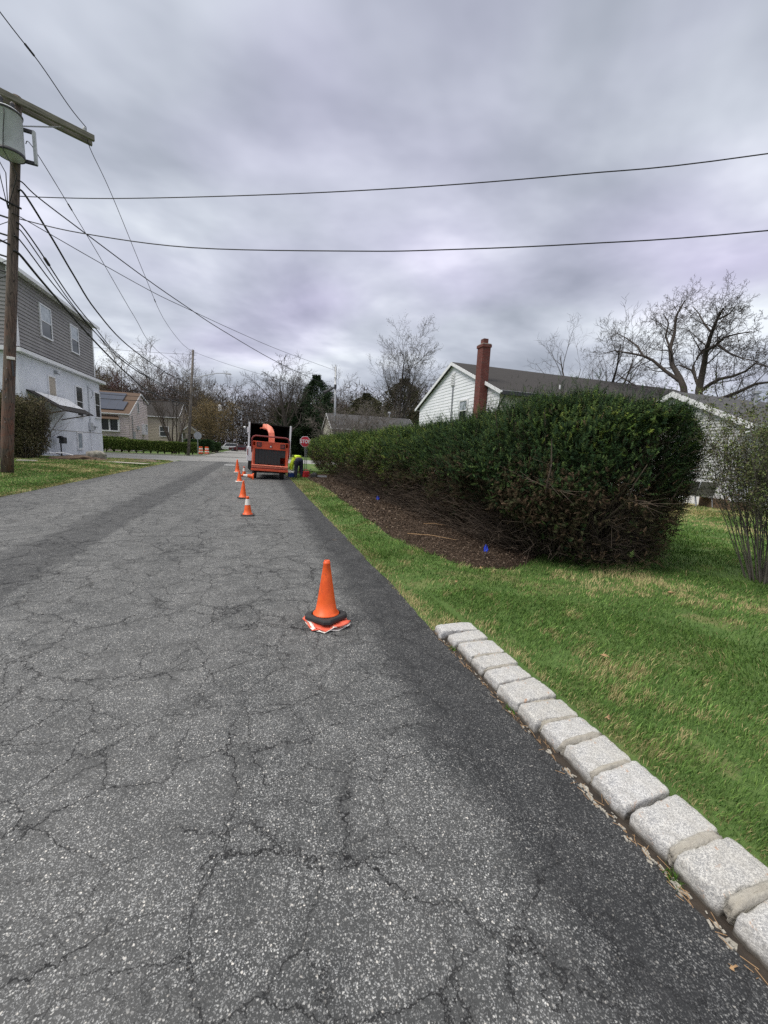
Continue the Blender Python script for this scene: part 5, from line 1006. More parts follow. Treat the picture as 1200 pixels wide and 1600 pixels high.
# wood beyond the junction: a few kinds copied with their parts
S_t = spec((12, 8, 6), (.36, .5, .5), (.75, .7, .7), n=(7, 4, 3, 2), up=(.02, .10, .08, .06), t0=(.22, .15, .2), rmin=.027)
kinds = []
for i, (sd_, m_, bd, lb) in enumerate(((101, 'bark_far', None, 'tall slender bare tree in the wood past the junction'), (102, 'bark_far', None, 'bare grey brown tree with upswept limbs in the wood'), (103, 'bark_red', (2600, .16, [(.13, .05, .045), (.10, .05, .045)], .45), 'bare tree hazed with maroon buds at the wood edge'), (104, 'bark_olive', (1800, .15, [(.15, .13, .06), (.12, .10, .05)], .5), 'bare tree with olive buds in the wood'), (105, 'bark_far', (1500, .15, [(.10, .085, .07)], .5), 'thickly twigged brown tree in the wood'))):
    kinds.append(tree_obj('bare_tree', (0, 0, 0), auto(sd_, 17, .26, S_t), lb, m_, 'bare trees of the wood', buds=bd, seed=sd_))
rng = np.random.default_rng(44); used = set(); spots = []
for row, (Y_, n_) in enumerate(((90, 38), (99, 42), (108, 44), (120, 46), (134, 44))):
    for x in np.linspace(-62 - row * 9, 62 + row * 14, n_):
        xx_ = x + rng.normal() * 1.4; yy_ = Y_ + rng.normal() * 3
        if -10 < xx_ < 3.5 and yy_ < 106: continue
        spots.append((xx_, yy_))
def px_of(x, y, z=8):
    d = np.array([x, y, z - EYE]); f = d @ np.array(_f); return 600 + F * (d @ np.array(_r)) / f
ZONES = ((150, 'beyond the blue stucco house'), (190, 'over the solar panels'), (225, 'over the pink gable'), (262, 'above the beige house roof'), (300, 'behind the many-stemmed tree'), (335, 'behind the streetlight arm'), (372, 'over the far cars'), (400, 'over the chip truck corner post'), (440, 'behind the chip bed'), (480, 'beside the spreading bare tree'), (520, 'behind the stop sign'), (560, 'beside the pale pole'), (610, 'above the low grey roof'), (660, 'around the round crowned tree'), (5000, 'hidden past the chimney house'))
ZC = {}
for (x, y) in spots:
    red = x < -17 and y < 112; kd = 2 if (red and rng.random() < .75) else int(rng.choice([0, 1, 3, 4, 0, 4]))
    if kd in used: o = copy_tree(kinds[kd])
    else: o = kinds[kd]; used.add(kd)
    zn = next(t for a_, t in ZONES if px_of(x, y) < a_); dp = 'front edge' if y < 95 else ('second rank' if y < 104 else ('third rank' if y < 114 else ('deep rank' if y < 127 else 'deepest rank')))
    o['label'] = ('slender bare tree', 'upswept grey bare tree', 'maroon budded tree', 'olive budded tree', 'thick twigged brown tree')[kd] + ' %s, %s of the wood' % (zn, dp)
    s_ = rng.uniform(.82, 1.15) * (.84 if x < 12 else .74) * (.94 if -12 < x < 12 else 1); o.location = (x, y, 0); o.rotation_euler = (0, 0, rng.uniform(0, 6.28)); o.scale = (s_ * rng.uniform(.85, 1.1), s_ * rng.uniform(.85, 1.1), s_)
# brush between the trunks
rng = np.random.default_rng(9); n = 230000; x = rng.uniform(-95, 110, n); y = rng.uniform(92, 145, n); k_ = ~((x > -10) & (x < 3) & (y < 108)); x, y = x[k_], y[k_]; n = len(x)
z = rng.random(n) ** 1.3 * (7 + 13 * VN(np.stack([x * .12, y * .12, x * 0], -1)))
pv = np.array([(-.05, 0, 0), (.05, 0, 0), (.0, .1, 1.)]); V, T = scatter(pv, np.array([[0, 1, 2]]), np.stack([x, y, z], 1), frames(rng.normal(size=(n, 3)) + [0, 0, 1.1], rng), rng.uniform(.6, 2.0, n))
cc = np.array([(.05, .038, .03), (.07, .052, .04), (.035, .036, .022), (.08, .062, .05)])[rng.integers(0, 4, n)]
tag(build_np('undergrowth', V, T, 'leaf', col=np.repeat(cc, 3, 0)), 'dense brown brush filling the floor of the wood', kind='stuff')
# spreading bare tree beyond the chip truck
S_b = spec((7, 6, 6, 5), (.62, .6, .55, .5), (.80, .7, .7, .7), n=(5, 6, 5, 4, 2), wob=(.08, .16, .2, .25, .25), up=(.02, .05, .03, .02, .0), t0=(.25, .2, .15, .15), rk=(.62, .6, .55, .55), rmin=.016)
tree_obj('bare_tree', (4.6, 60, 0), auto(7, 10.0, .38, S_b, trunks=2, spread=.10), 'dark spreading bare tree rising right behind the chip truck', 'bark_dark', split=3)
# round-crowned bare tree between pale pole and white house
S_r = spec((9, 7, 6, 5), (.55, .55, .5, .5), (.62, .62, .62, .7), n=(6, 6, 5, 3, 2), wob=(.05, .09, .12, .18, .2), up=(.03, .05, .05, .04, .02), t0=(.38, .2, .15, .15), rk=(.6, .58, .55, .55), rmin=.018)
tree_obj('bare_tree', (24.2, 70, 0), auto(31, 17.0, .42, S_r, trunks=2, spread=.08), 'tall round crowned bare tree behind the low grey roofed house', 'bark_dark', split=2, buds=(9000, .10, [(.16, .15, .10), (.13, .12, .09)], .25), seed=5)
# big bare tree behind the grey house: its limbs follow the photo's
LIMBS = [([(1072, 700), (1072, 640), (1068, 605), (1062, 590), (1050, 570), (1047, 545), (1054, 520), (1056, 495), (1070, 470)], .30, .05, (0, 0, 0, 0, .3, .6, .9, 1.2, 1.6)),
         ([(1066, 598), (1040, 580), (1020, 563), (1005, 556), (985, 552), (960, 548), (945, 552)], .15, .03, (0, -.4, -.8, -1.2, -1.8, -2.4, -3)),
         ([(1047, 545), (1040, 525), (1045, 505), (1036, 490)], .09, .025, (.6, 1, 1.4, 2)), ([(1005, 556), (995, 540), (978, 528), (962, 520)], .08, .025, (-1.2, -1, -.6, 0)),
         ([(1096, 700), (1093, 640), (1092, 610), (1096, 590), (1101, 565), (1103, 548), (1112, 520), (1120, 500), (1130, 482)], .31, .05, (0, 0, 0, 0, -.4, -.8, -1.4, -2, -2.5)),
         ([(1094, 612), (1086, 590), (1083, 572), (1090, 558), (1100, 545)], .11, .06, (0, .5, 1, 1.2, 1)), ([(1090, 596), (1080, 578), (1060, 570), (1045, 578)], .08, .03, (.4, 1, 1.4, 1.8)),
         ([(1103, 548), (1118, 540), (1130, 528), (1150, 522), (1175, 518)], .11, .025, (-.8, -1.2, -1.4, -2, -2.4)), ([(1120, 538), (1140, 552), (1160, 560), (1185, 565)], .07, .025, (-1.2, -2, -2.6, -3)),
         ([(1094, 612), (1110, 600), (1125, 592), (1145, 588), (1165, 580), (1180, 568), (1200, 572)], .14, .025, (0, -.5, -1, -1.8, -2.6, -3.2, -3.6)),
         ([(1098, 632), (1130, 622), (1155, 612), (1180, 600), (1210, 596), (1240, 590)], .15, .03, (0, -.8, -1.4, -2.2, -3, -4)), ([(1060, 640), (1035, 625), (1010, 612), (985, 598), (965, 585)], .14, .03, (0, .8, 1.4, 2, 3)),
         ([(1112, 520), (1100, 505), (1092, 490), (1082, 478)], .07, .02, (-1.4, -1, -.4, .2)), ([(1120, 500), (1140, 490), (1150, 478)], .07, .02, (-2, -2.6, -3))]
def ray(x, y): return np.array(_f) + np.array(_r) * (x - 600) / F + np.array(_u) * (800 - y) / F
def on_x(x, y, X): d = ray(x, y); return np.array([0, 0, EYE]) + d * X / d[0]
S_l = spec((6, 6, 6, 4), (.50, .55, .5, .5), (.85, .75, .75, .8), n=(4, 6, 4, 3, 2), wob=(.1, .12, .16, .2, .22), up=(.0, .05, .04, .03, .02), t0=(.12, .1, .1, .1), rk=(.36, .5, .5, .55), rmin=.009)
rng = np.random.default_rng(77); out_ = [[] for _ in range(5)]; base = on_x(1083, 700, 30.0); base = np.array([30.0, base[1], 0])
for pts, r0, r1, dx in LIMBS:
    P = [on_x(px_, py_, 30.0 + d_) for (px_, py_), d_ in zip(pts, dx)]
    if pts[0][1] == 700: P[0] = np.array([30.0, P[1][1], -.1])
    P = [p - np.array([base[0], base[1], 0]) for p in P]; rr = list(np.linspace(r0, r1, len(P))); out_[0].append((P, rr)); s2 = dict(S_l); s2['k'] = (max(5, len(P) + 3),) + S_l['k'][1:]
    L_ = sum(np.linalg.norm(P[i + 1] - P[i]) for i in range(len(P) - 1))
    if pts[0][1] == 700: # no twigs on the bole
        kids(rng, P[3:], rr[3:], min(L_, 5.2), 0, s2, out_)
    else: kids(rng, P, rr, min(L_ * .9, 4.6), 0, s2, out_)
tree_obj('bare_tree', (base[0], base[1], 0), out_, 'large sprawling bare tree with twin trunks behind the grey sided house', 'bark_dark', split=2)
S_m = spec((8, 6, 6), (.5, .5, .5), (.6, .65, .7), n=(6, 5, 4, 2), up=(.02, .05, .05, .03), t0=(.2, .15, .15), rmin=.012)
tree_obj('bare_tree', (31, 31, 0), auto(52, 12.5, .26, S_m, trunks=3, spread=.28), 'smaller fine twigged bare tree just past the white house roof ridge', 'bark_dark', seed=2)
for i, (px_, X_, h_, lb) in enumerate(((880, 60, 18.5, 'faint bare treetop peeking over the middle of the dark roof ridge'), (905, 64, 19.5, 'faint bare treetop peeking over the far end of the dark roof ridge'))):
    p = on_x(px_, 600, X_); tree_obj('bare_tree', (X_, p[1], 0), auto(60 + i, h_, .3, S_m, trunks=2, spread=.2), lb, 'bark_far')
# many-stemmed tree by the pole
S_v = spec((6, 7, 5), (.45, .5, .5), (.40, .55, .6), n=(6, 5, 3, 2), wob=(.05, .1, .15, .2), up=(.0, .08, .06, .04), t0=(.45, .2, .15), rk=(.7, .6, .55), rmin=.010)
tree_obj('bare_tree', (-10.1, 57.2, 0), auto(88, 7.0, .13, S_v, trunks=7, spread=.27), 'many-stemmed vase shaped bare tree by the slim utility pole', 'bark', split=2)
# buff weeping tree and thicket
S_w = spec((9, 8, 7), (.55, .5, .45), (.7, .7, .7), n=(5, 5, 4, 3), wob=(.06, .12, .2, .25), up=(.02, .02, -.04, -.10), t0=(.15, .1, .1), rmin=.014)
tree_obj('bare_tree', (-6.9, 74, 0), auto(91, 6.6, .22, S_w, trunks=3, spread=.35), 'buff twiggy tree glowing tan beside the far road', 'bark_olive', buds=(14000, .12, [(.24, .17, .08), (.20, .15, .07), (.16, .13, .06)], .28), seed=8)
for i, (x, y, s_, lb) in enumerate(((9.3, 50.9, 5.6, 'grey leafless ornamental tree around the foot of the pale pole'), (12.2, 52.6, 6.6, 'grey leafless ornamental tree before the middle of the low roof'), (15.6, 52.5, 6.0, 'grey leafless ornamental tree before the far part of the low roof'))):
    tree_obj('bare_tree', (x, y, 0), auto(130 + i, s_, .14, S_w, trunks=4, spread=.5), lb, 'bark_grey', buds=(2500, .06, [(.2, .17, .15), (.16, .13, .12)], .2), seed=i)
# evergreens
def evergreen(loc, h_, r_, seed, label, cols, n=26000, cone_=True):
    e_ = empty('evergreen_tree', loc, label, 'tree'); g = G(); g.tube([(0, 0, -.1), (0, 0, h_ * .5), (.1, 0, h_ * .95)], [.28, .18, .05], 'bark_dark', 7); g.build('trunk', e_)
    rng = np.random.default_rng(seed); t = rng.random(n); z = h_ * (.05 + .95 * t); lim = r_ * ((1 - t) ** .8 if cone_ else np.sqrt(np.clip(1 - (2 * t - .9) ** 2, .02, 1))); a = rng.uniform(0, 6.28, n)
    lump_ = .30 + 1.35 * VN(np.stack([np.cos(a) * 2.2 + 5, np.sin(a) * 2.2 + 5, z * .8], -1)); rr = lim * lump_ * np.sqrt(rng.uniform(.25, 1, n)); pos = np.stack([rr * np.cos(a), rr * np.sin(a), z], 1)
    D = np.stack([np.cos(a), np.sin(a), rng.normal(size=n) * .5 + .1], 1) + rng.normal(size=(n, 3)) * .5; pv = np.array([(-.16, 0, 0), (.16, 0, 0), (0, .08, 1.)]); V, T = scatter(pv, np.array([[0, 1, 2]]), pos, frames(D, rng), rng.uniform(.3, .6, n))
    cc = np.array(cols)[rng.integers(0, len(cols), n)] * rng.uniform(.6, 1.4, (n, 1)); build_np('foliage', V, T, 'needle', e_, col=np.repeat(cc, 3, 0)); return e_
GR = [(.018, .038, .018), (.028, .05, .022), (.04, .06, .028)]
evergreen((7.2, 66, 0), 8.2, 3.4, 1, 'dark broad evergreen filling the gap behind the stop sign', GR, cone_=False)
evergreen((10.2, 74, 0), 14.2, 3.6, 2, 'tall dark conifer showing beside the spreading bare tree', GR, n=15000, cone_=False)
evergreen((6.0, 78, 0), 9.5, 3.8, 3, 'olive evergreen low behind the spreading bare tree', [(.05, .055, .025), (.035, .045, .02)], cone_=False)
evergreen((21.5, 82, 0), 13.0, 5.0, 4, 'olive brown evergreen behind the round crowned tree', [(.07, .07, .035), (.055, .055, .03)], n=16000, cone_=False)
evergreen((30.5, 84, 0), 17.0, 5.5, 5, 'dark olive evergreen next to the white gable', [(.06, .062, .035), (.045, .05, .028), (.09, .07, .05)], n=20000, cone_=False)
evergreen((-33, 86, 0), 16.5, 6, 6, 'dark pine rising over the brown shingle roof', [(.03, .035, .022), (.045, .04, .03)], n=20000)
# ------------------------------------------------------------ yew hedge
def spray(nl, L_, w_, seed):
    rg = np.random.default_rng(seed); V = []; T = []
    for i in range(nl):
        t = (i + .5) / nl; a = (i % 2) * math.pi + rg.normal() * .5; el = .75 - .45 * t; c_ = np.array([0, 0, t]); d = np.array([math.cos(a) * math.cos(el), math.sin(a) * math.cos(el) * .8, math.sin(el)]); s_ = np.cross(d, [0, 0, 1]); s_ = s_ / (np.linalg.norm(s_) + 1e-6) * w_
        b = len(V); V += [c_ - s_, c_ + s_, c_ + d * L_ * (1 - .35 * t)]; T.append((b, b + 1, b + 2))
    b = len(V); V += [(-.015, 0, 0), (.015, 0, 0), (0, 0, 1.15)]; T.append((b, b + 1, b + 2)); return np.array(V, float), np.array(T)
def hw_(z): # how far the faces stand out with height
    return ss(-.1, 1.25, z)
def hedge_frame(s):   # s = distance along y from 3.6 on; returns centre x and half width at full spread
    near = 1 - ss(6.4, 9.5, s); cx_ = 4.92 + .03 * near - .2 * ss(9, 24, s); return cx_, 1.72 + near * .16
def hedge_top(y): return 2.20 + .20 * (1 - ss(5.0, 8.0, y)) - .02 * ss(14, 25, y)
e_h = empty('yew_hedge', (5, 12, 0), 'long clipped dark green yew hedge with bare brown lower twigs along the mulch', 'hedge')
rng = np.random.default_rng(20)
Y0h, Y1h = 3.68, 26.2
def surf(n, y0, y1):
    # surface points: param around the profile, endcap handled by rounding the plan at both ends
    y = rng.uniform(y0, y1, n); th = rng.uniform(-.28, 1.28, n) * math.pi   # 0 = +x side, pi = road side
    cx_, hw = hedge_frame(y); H_ = hedge_top(y); ecap = np.sqrt(np.clip(1 - ((Y0h + 1.85 - y) / 1.85) ** 2, .02, 1)) * (y < Y0h + 1.85) + (y >= Y0h + 1.85); ecap = ecap * np.where(y > Y1h - 1.2, np.sqrt(np.clip(1 - ((y - Y1h + 1.2) / 1.2) ** 2, .02, 1)), 1)
    c_, s_ = np.cos(th), np.sin(th); e2 = 3.2; k_ = (np.abs(c_) ** e2 + np.abs(s_) ** e2) ** (-1 / e2); zc = 1.25
    z = np.where(s_ > 0, zc + s_ * k_ * (H_ - zc), zc + s_ * k_ * zc * .99); nr_ = 1 - ss(7, 9.5, y); prof = (.78 - .14 * nr_) + (.22 + .14 * nr_) * ss(-.1, 1.4, z); prof = np.where((c_ > 0) & (nr_ > 0), prof * (1 - nr_) + nr_ * (.60 + .40 * ss(.3, 2.0, z)), prof)
    bump_ = 1 + .22 * (VN(np.stack([y * 1.1, z * 1.3, c_ * 2 + 4], -1)) - .5) + .20 * (VN(np.stack([y * 3.4, z * 3.4, c_ * 4 + 4], -1)) - .5)
    x = cx_ + c_ * k_ * hw * prof * ecap * bump_; z = np.where(s_ > 0, zc + (z - zc) * (.90 + .10 * ecap) * (1 + .26 * (VN(np.stack([y * 1.7, x * 1.7, y * 0], -1)) - .45) + .20 * (VN(np.stack([y * 6, x * 6, y * 0 + 4], -1)) - .4)), z)
    N_ = np.stack([c_ * k_, np.where(y < Y0h + 1.85, -(Y0h + 1.85 - y) / 1.85, 0) * 1.3, s_ * .8], 1); return x, y, z, N_
FV, FT, FC = [], [], []; off = 0
def addf(V, T, C):
    global off
    FV.append(V); FT.append(T + off); FC.append(C); off += len(V)
cols = np.array([(.018, .040, .014), (.031, .060, .019), (.055, .088, .025), (.012, .028, .012)])
yell = np.array([(.070, .115, .022), (.12, .155, .030), (.045, .082, .020)]); brn = np.array([(.060, .042, .026), (.045, .038, .02), (.042, .046, .022), (.075, .052, .032)])
for (y0, y1, n, sz, nl) in ((3.68, 6.6, 50000, .115, 8), (6.6, 9.5, 32000, .125, 7), (9.5, 14, 26000, .15, 6), (14, 20, 17000, .19, 5), (20, 26.2, 11000, .24, 5)):
    x, y, z, N_ = surf(n, y0, y1); cx_, _ = hedge_frame(y); depth = np.abs(rng.normal(size=n)) * .24
    keep = (rng.random(n) < np.clip(ss(.50, 1.40, z + .6 * (VN(np.stack([y * 1.6, z * 1.6, x * 0 + 3], -1)) - .5)) + .34, 0, 1)) & (z > .06) & ~((VN(np.stack([y * 2.6, z * 2.6, x * 2.6 + 7], -1)) > .60) & (z < 1.25) & (y < 9) & (rng.random(n) < .85)); x, y, z, N_, depth, cx_ = x[keep], y[keep], z[keep], N_[keep], depth[keep], cx_[keep]; n = len(x)
    nn = N_ / np.linalg.norm(N_, axis=1, keepdims=True); pos = np.stack([x, y, z], 1) - nn * depth[:, None] * np.array([1, 1, .6]) - nn * .06
    k_ = (pos[:, 2] > hgt(pos[:, 0], pos[:, 1]) + .05); pos, nn = pos[k_], nn[k_]; n = len(pos)
    D = nn * .75 + np.array([0, 0, .55]) + rng.normal(size=(n, 3)) * .55; pv, pf = spray(nl, .32, .060 if nl > 6 else .080, nl); V, T = scatter(pv, pf, pos, frames(D, rng), sz * rng.uniform(.6, 1.35, n))
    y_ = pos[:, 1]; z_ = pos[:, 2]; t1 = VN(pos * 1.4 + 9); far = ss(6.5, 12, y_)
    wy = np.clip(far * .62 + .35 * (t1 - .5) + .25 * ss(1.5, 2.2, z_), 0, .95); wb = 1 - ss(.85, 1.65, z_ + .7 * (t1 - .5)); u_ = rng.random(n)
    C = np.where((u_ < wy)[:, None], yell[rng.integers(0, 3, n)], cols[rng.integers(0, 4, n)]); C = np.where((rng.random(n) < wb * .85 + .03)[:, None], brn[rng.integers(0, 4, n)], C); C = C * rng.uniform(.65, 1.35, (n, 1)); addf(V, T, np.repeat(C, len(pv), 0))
    if y0 < 12:    # inner dead sprigs
        m_ = n // 3; k2 = rng.integers(0, n, m_); k2 = k2[pos[k2, 2] > .9]; m_ = len(k2); p2 = pos[k2] - nn[k2] * rng.uniform(.15, .9, (m_, 1)); V, T = scatter(pv, pf, p2, frames(rng.normal(size=(m_, 3)) + [0, 0, .6], rng), sz * rng.uniform(.5, 1.1, m_)); addf(V, T, np.repeat(brn[rng.integers(0, 4, m_)] * .8, len(pv), 0))
n = 1500; x, y, z, N_ = surf(n, 3.95, 11); k_ = z > 1.1; x, y, z, N_ = x[k_], y[k_], z[k_], N_[k_]; n = len(x); D0 = N_ / np.linalg.norm(N_, axis=1, keepdims=True) * .8 + np.array([0, 0, .7]) + rng.normal(size=(n, 3)) * .35; D0 /= np.linalg.norm(D0, axis=1, keepdims=True); ll = rng.uniform(.06, .26, n)
P_ = np.concatenate([np.stack([x, y, z], 1) + D0 * (ll * t)[:, None] for t in (-.2, .3, .7, 1.0)]); Dd = np.concatenate([D0 + rng.normal(size=(n, 3)) * .3 for _ in range(4)]); pv, pf = spray(9, .34, .045, 8); V, T = scatter(pv, pf, P_, frames(Dd, rng), .10 * rng.uniform(.7, 1.2, len(P_))); addf(V, T, np.repeat(cols[rng.integers(0, 4, len(P_))] * rng.uniform(.8, 1.7, (len(P_), 1)), len(pv), 0))
# leggy shoots above the clipped top
n = 2000; y = Y0h + .8 + rng.random(n) ** 1.5 * 16; cx_, hwv = hedge_frame(y); x = cx_ + rng.uniform(-1, 1, n) * hwv * .8; z0_ = hedge_top(y) - .12; hh = rng.uniform(.15, .58, n) * np.where(rng.random(n) < .3, 1, .55)
P_, Dd, Ss = [], [], []
for i in range(n):
    for t in np.linspace(.1, 1, 5): P_.append((x[i] + .05 * t, y[i], z0_[i] + hh[i] * t)); Dd.append((rng.normal() * .35, rng.normal() * .35, 1)); Ss.append(.085 * (1.15 - .5 * t))
pv, pf = spray(9, .34, .04, 3); V, T = scatter(pv, pf, np.array(P_), frames(np.array(Dd), rng), Ss); addf(V, T, np.repeat(cols[rng.integers(0, 4, len(P_))] * 1.2, len(pv), 0))
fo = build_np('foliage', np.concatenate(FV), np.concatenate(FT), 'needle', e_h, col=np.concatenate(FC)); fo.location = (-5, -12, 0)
# stems
polys = []
def stem(b, tip, r0, r1, n=6, wob=.05, bow=.25):
    b = np.array(b); tip = np.array(tip); h = tip - b; side = np.array([h[0], h[1], 0]) * bow; pts = []
    for i in range(n + 1):
        t = i / n; pts.append(b + h * t + side * math.sin(math.pi * t) * .6 + rng.normal(size=3) * wob * math.sin(math.pi * t))
    rr = list(np.linspace(r0, r1, n + 1)); polys.append((pts, rr)); return pts
bases = [(4.95, 5.5), (4.65, 5.1), (5.3, 5.3), (4.9, 6.0)] + [(4.9 + rng.normal() * .12, y) for y in np.arange(6.9, 26, 1.15)]
for bi, (bx_, by_) in enumerate(bases):
    nb_ = 60 if by_ < 9 else (16 if by_ < 15 else 9)
    for j in range(nb_):
        a = rng.uniform(0, 6.28); rad_ = math.sqrt(rng.uniform(.1, 1)) * (1.55 if by_ < 6.5 else 1.35); tz = rng.uniform(.55, 2.35)
        rad_ *= .62 + .38 * float(ss(.3, 1.3, tz)); tip = (bx_ + math.cos(a) * rad_, by_ + math.sin(a) * rad_ * .95, tz); pts = stem((bx_ + math.cos(a) * .16, by_ + math.sin(a) * .16, .02), tip, rng.uniform(.012, .035), .006)
        if by_ < 16:
            for q in range(5 if by_ < 9 else 3):
                p0 = pts[rng.integers(2, 6)]; d = (np.array(tip) - np.array([bx_, by_, .3])); d = d / np.linalg.norm(d) + rng.normal(size=3) * .5; p1 = p0 + d / np.linalg.norm(d) * rng.uniform(.15, .42)
                if p1[2] > .08:
                    polys.append(([p0, (p0 + p1) / 2 + rng.normal(size=3) * .03, p1], [.007, .005, .0025]))
                    for q2 in range(3): p2 = p1 + rng.normal(size=3) * .12; polys.append(([(p0 + p1) / 2, p2], [.003, .0015]))
for j in range(5000):       # fine dead twigs on the road face and the rounded end
    if j % 2: y = rng.uniform(3.9, 6); a = rng.uniform(2.2, 5.6); p0 = np.array([4.95 + math.cos(a) * 1.1, 5.5 + math.sin(a) * 1.1, rng.uniform(.1, .9)]); d = np.array([math.cos(a), math.sin(a), rng.uniform(.2, 1.1)])
    else: y = rng.uniform(5.5, 18); p0 = np.array([3.70, y, rng.uniform(.1, 1.2)]); d = np.array([-1, rng.normal() * .5, rng.uniform(.1, 1.0)])
    d = d / np.linalg.norm(d); p1 = p0 + d * rng.uniform(.15, .45); polys.append(([p0, p1 + rng.normal(size=3) * .02, p1 + d * .1 + rng.normal(size=3) * .06], [.006, .004, .0015]))
V, T = tubes(polys, 4); o = build_np('branches', V, T, 'twig', e_h); o.location = (-5, -12, 0); o['kind'] = 'stuff'
# ------------------------------------------------------------ other shrubs
def fan_shrub(name, loc, h_, spread, nst, label, cols, leafn, leafsz, seed, bark='bark', leafz=.45, r0=.014, kid=5, rb=.25, twig=.5, box=None):
    rg = np.random.default_rng(seed); e_ = empty(name, loc, label, 'shrub'); out = [[], [], []]; sp = dict(n=(7, 4, 3), k=(kid, 4), len=(.42 * twig / .5, .5), ang=(.42, .5), wob=(.05, .12, .18), up=(.03, .08, .05), t0=(.3, .25), rk=(.6, .6), tip=(.35, .3, .3), rmin=.0022 * max(1, h_ / 1.9))
    for i in range(nst):
        a = rg.uniform(0, 6.28); q = math.sqrt(rg.random()); d = np.array([math.cos(a) * q * spread, math.sin(a) * q * spread, 1.]); grow(rg, np.array([math.cos(a) * q * rb, math.sin(a) * q * rb, 0.]), d / np.linalg.norm(d), h_ * rg.uniform(.75, 1.02) * (1.0 + .12 * q), r0 * rg.uniform(.6, 1.2), 0, sp, out)
    V, T = tubes([q for l in out for q in l], 4); o = build_np('branches', V, T, bark, e_); o['kind'] = 'stuff'
    P = []; 
    for l, (pts, rr) in enumerate(out[2] + out[1]): P += [pts[1 + (l % (len(pts) - 1))], pts[-1], (pts[-1] + pts[-2]) / 2]
    P = np.array(P); P = P[P[:, 2] > h_ * leafz]
    if box:
        lx, ly, lz, nb_ = box; q = rg.uniform(-1, 1, (nb_, 3)); e4 = (np.abs(q) ** 4).sum(1) ** .25; q = q[(e4 < 1) & (e4 > .45)]; q[:, 2] = (q[:, 2] + 1) / 2 * (1 + .15 * (VN(q * 2.2 + 5) - .5)); q = q * [lx / 2, ly / 2, lz]; q = q[rg.random(len(q)) < ss(.25, .55, VN(q * 1.6 + 3)) + .25]; P = np.concatenate([P[(np.abs(P[:, 0]) < lx / 2) & (P[:, 2] < lz * 1.02)], q])
    k = rg.integers(0, len(P), leafn); pos = P[k] + rg.normal(size=(leafn, 3)) * .022 * h_ / 2; pv = np.array([(-.28, 0, .4), (0, 0, 0), (.28, 0, .4), (0, .1, 1.)]); V, T = scatter(pv, np.array([[0, 1, 2, 3]]), pos, frames(rg.normal(size=(leafn, 3)) + [0, 0, .6], rg), rg.uniform(.6, 1.4, leafn) * leafsz)
    cc = np.array(cols)[rg.integers(0, len(cols), leafn)] * rg.uniform(.65, 1.35, (leafn, 1)); build_np('leaves', V, T, 'leaf', e_, col=np.repeat(cc, 4, 0)); return e_
fan_shrub('twiggy_shrub', (6.62, 3.35, float(hgt(6.6, 3.35))), 1.85, .42, 56, 'leggy shrub with tiny new green leaves standing alone on the lawn', [(.11, .14, .05), (.15, .18, .065), (.08, .11, .04), (.12, .11, .06)], 34000, .026, 5, 'bark_grey', .48, .010, kid=10, twig=.55)
fan_shrub('clipped_shrub', (-14.35, 30.2, .12), 3.2, .30, 110, 'olive brown boxy shrub behind the utility pole by the blue stucco', [(.10, .085, .045), (.075, .075, .035), (.13, .11, .06)], 60000, .085, 6, 'bark', .08, .03, rb=1.3, kid=6, box=(3.7, 3.0, 3.75, 30000))
fan_shrub('clipped_shrub', (-16.2, 29.8, .15), 3.4, .30, 80, 'olive brown shrub mostly hidden by the utility pole', [(.10, .085, .045), (.075, .075, .035)], 40000, .09, 16, 'bark', .08, .03, rb=1.2, kid=6, box=(3.6, 3.0, 4.1, 20000))
def block_hedge(name, c_, d_, rz, label, cols, n, sz, seed, trunks=12, cat='hedge'):
    rg = np.random.default_rng(seed); e_ = empty(name, c_, label, cat, rz); a = rg.uniform(0, 6.28, n); hz = rg.random(n); lx, ly, h_ = d_
    side = rg.random(n); x = rg.uniform(-.5, .5, n) * lx; y = rg.uniform(-.5, .5, n) * ly; z = h_ * (.22 + .78 * rg.random(n)); f = rg.random(n)
    z = np.where(f < .35, h_ * (.93 + .07 * rg.random(n)), z); y = np.where((f >= .35) & (f < .75), -ly / 2 + .12 * np.abs(rg.normal(size=n)), y); y = np.where(f >= .85, ly / 2 - .1 * rg.random(n), y); x = np.where((f >= .75) & (f < .85), np.sign(x) * lx / 2 - .1 * rg.normal(size=n), x)
    b_ = VN(np.stack([x * 1.6, y * 1.6, z * 1.6], -1)) - .5; z = z * (1 + .16 * b_); y = y * (1 + .25 * b_); k_ = (z > h_ * .35) | (rg.random(n) < .45 + 1.1 * b_)
    pos = np.stack([x, y, z], 1)[k_]; n = len(pos); pv = np.array([(-.35, 0, .4), (0, 0, 0), (.35, 0, .4), (0, .1, 1.)]); V, T = scatter(pv, np.array([[0, 1, 2, 3]]), pos, frames(rg.normal(size=(n, 3)) + [0, 0, .7], rg), rg.uniform(.6, 1.4, n) * sz)
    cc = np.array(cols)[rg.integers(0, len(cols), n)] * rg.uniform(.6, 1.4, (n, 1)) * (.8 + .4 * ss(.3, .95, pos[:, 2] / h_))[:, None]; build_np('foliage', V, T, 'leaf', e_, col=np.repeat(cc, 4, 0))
    pl = []
    for i in range(trunks):
        x0 = (i + .5) / trunks * lx - lx / 2
        for j in range(7): pl.append(([np.array([x0, 0, 0.]), np.array([x0 + rg.normal() * .12, rg.normal() * .12, h_ * .35]), np.array([x0 + rg.normal() * .3, rg.normal() * .25, h_ * .8])], [.04, .03, .012]))
    V, T = tubes(pl, 4); build_np('stems', V, T, 'bark', e_); return e_
HB = [(.08, .125, .028), (.125, .17, .04), (.05, .08, .022), (.16, .19, .055)]
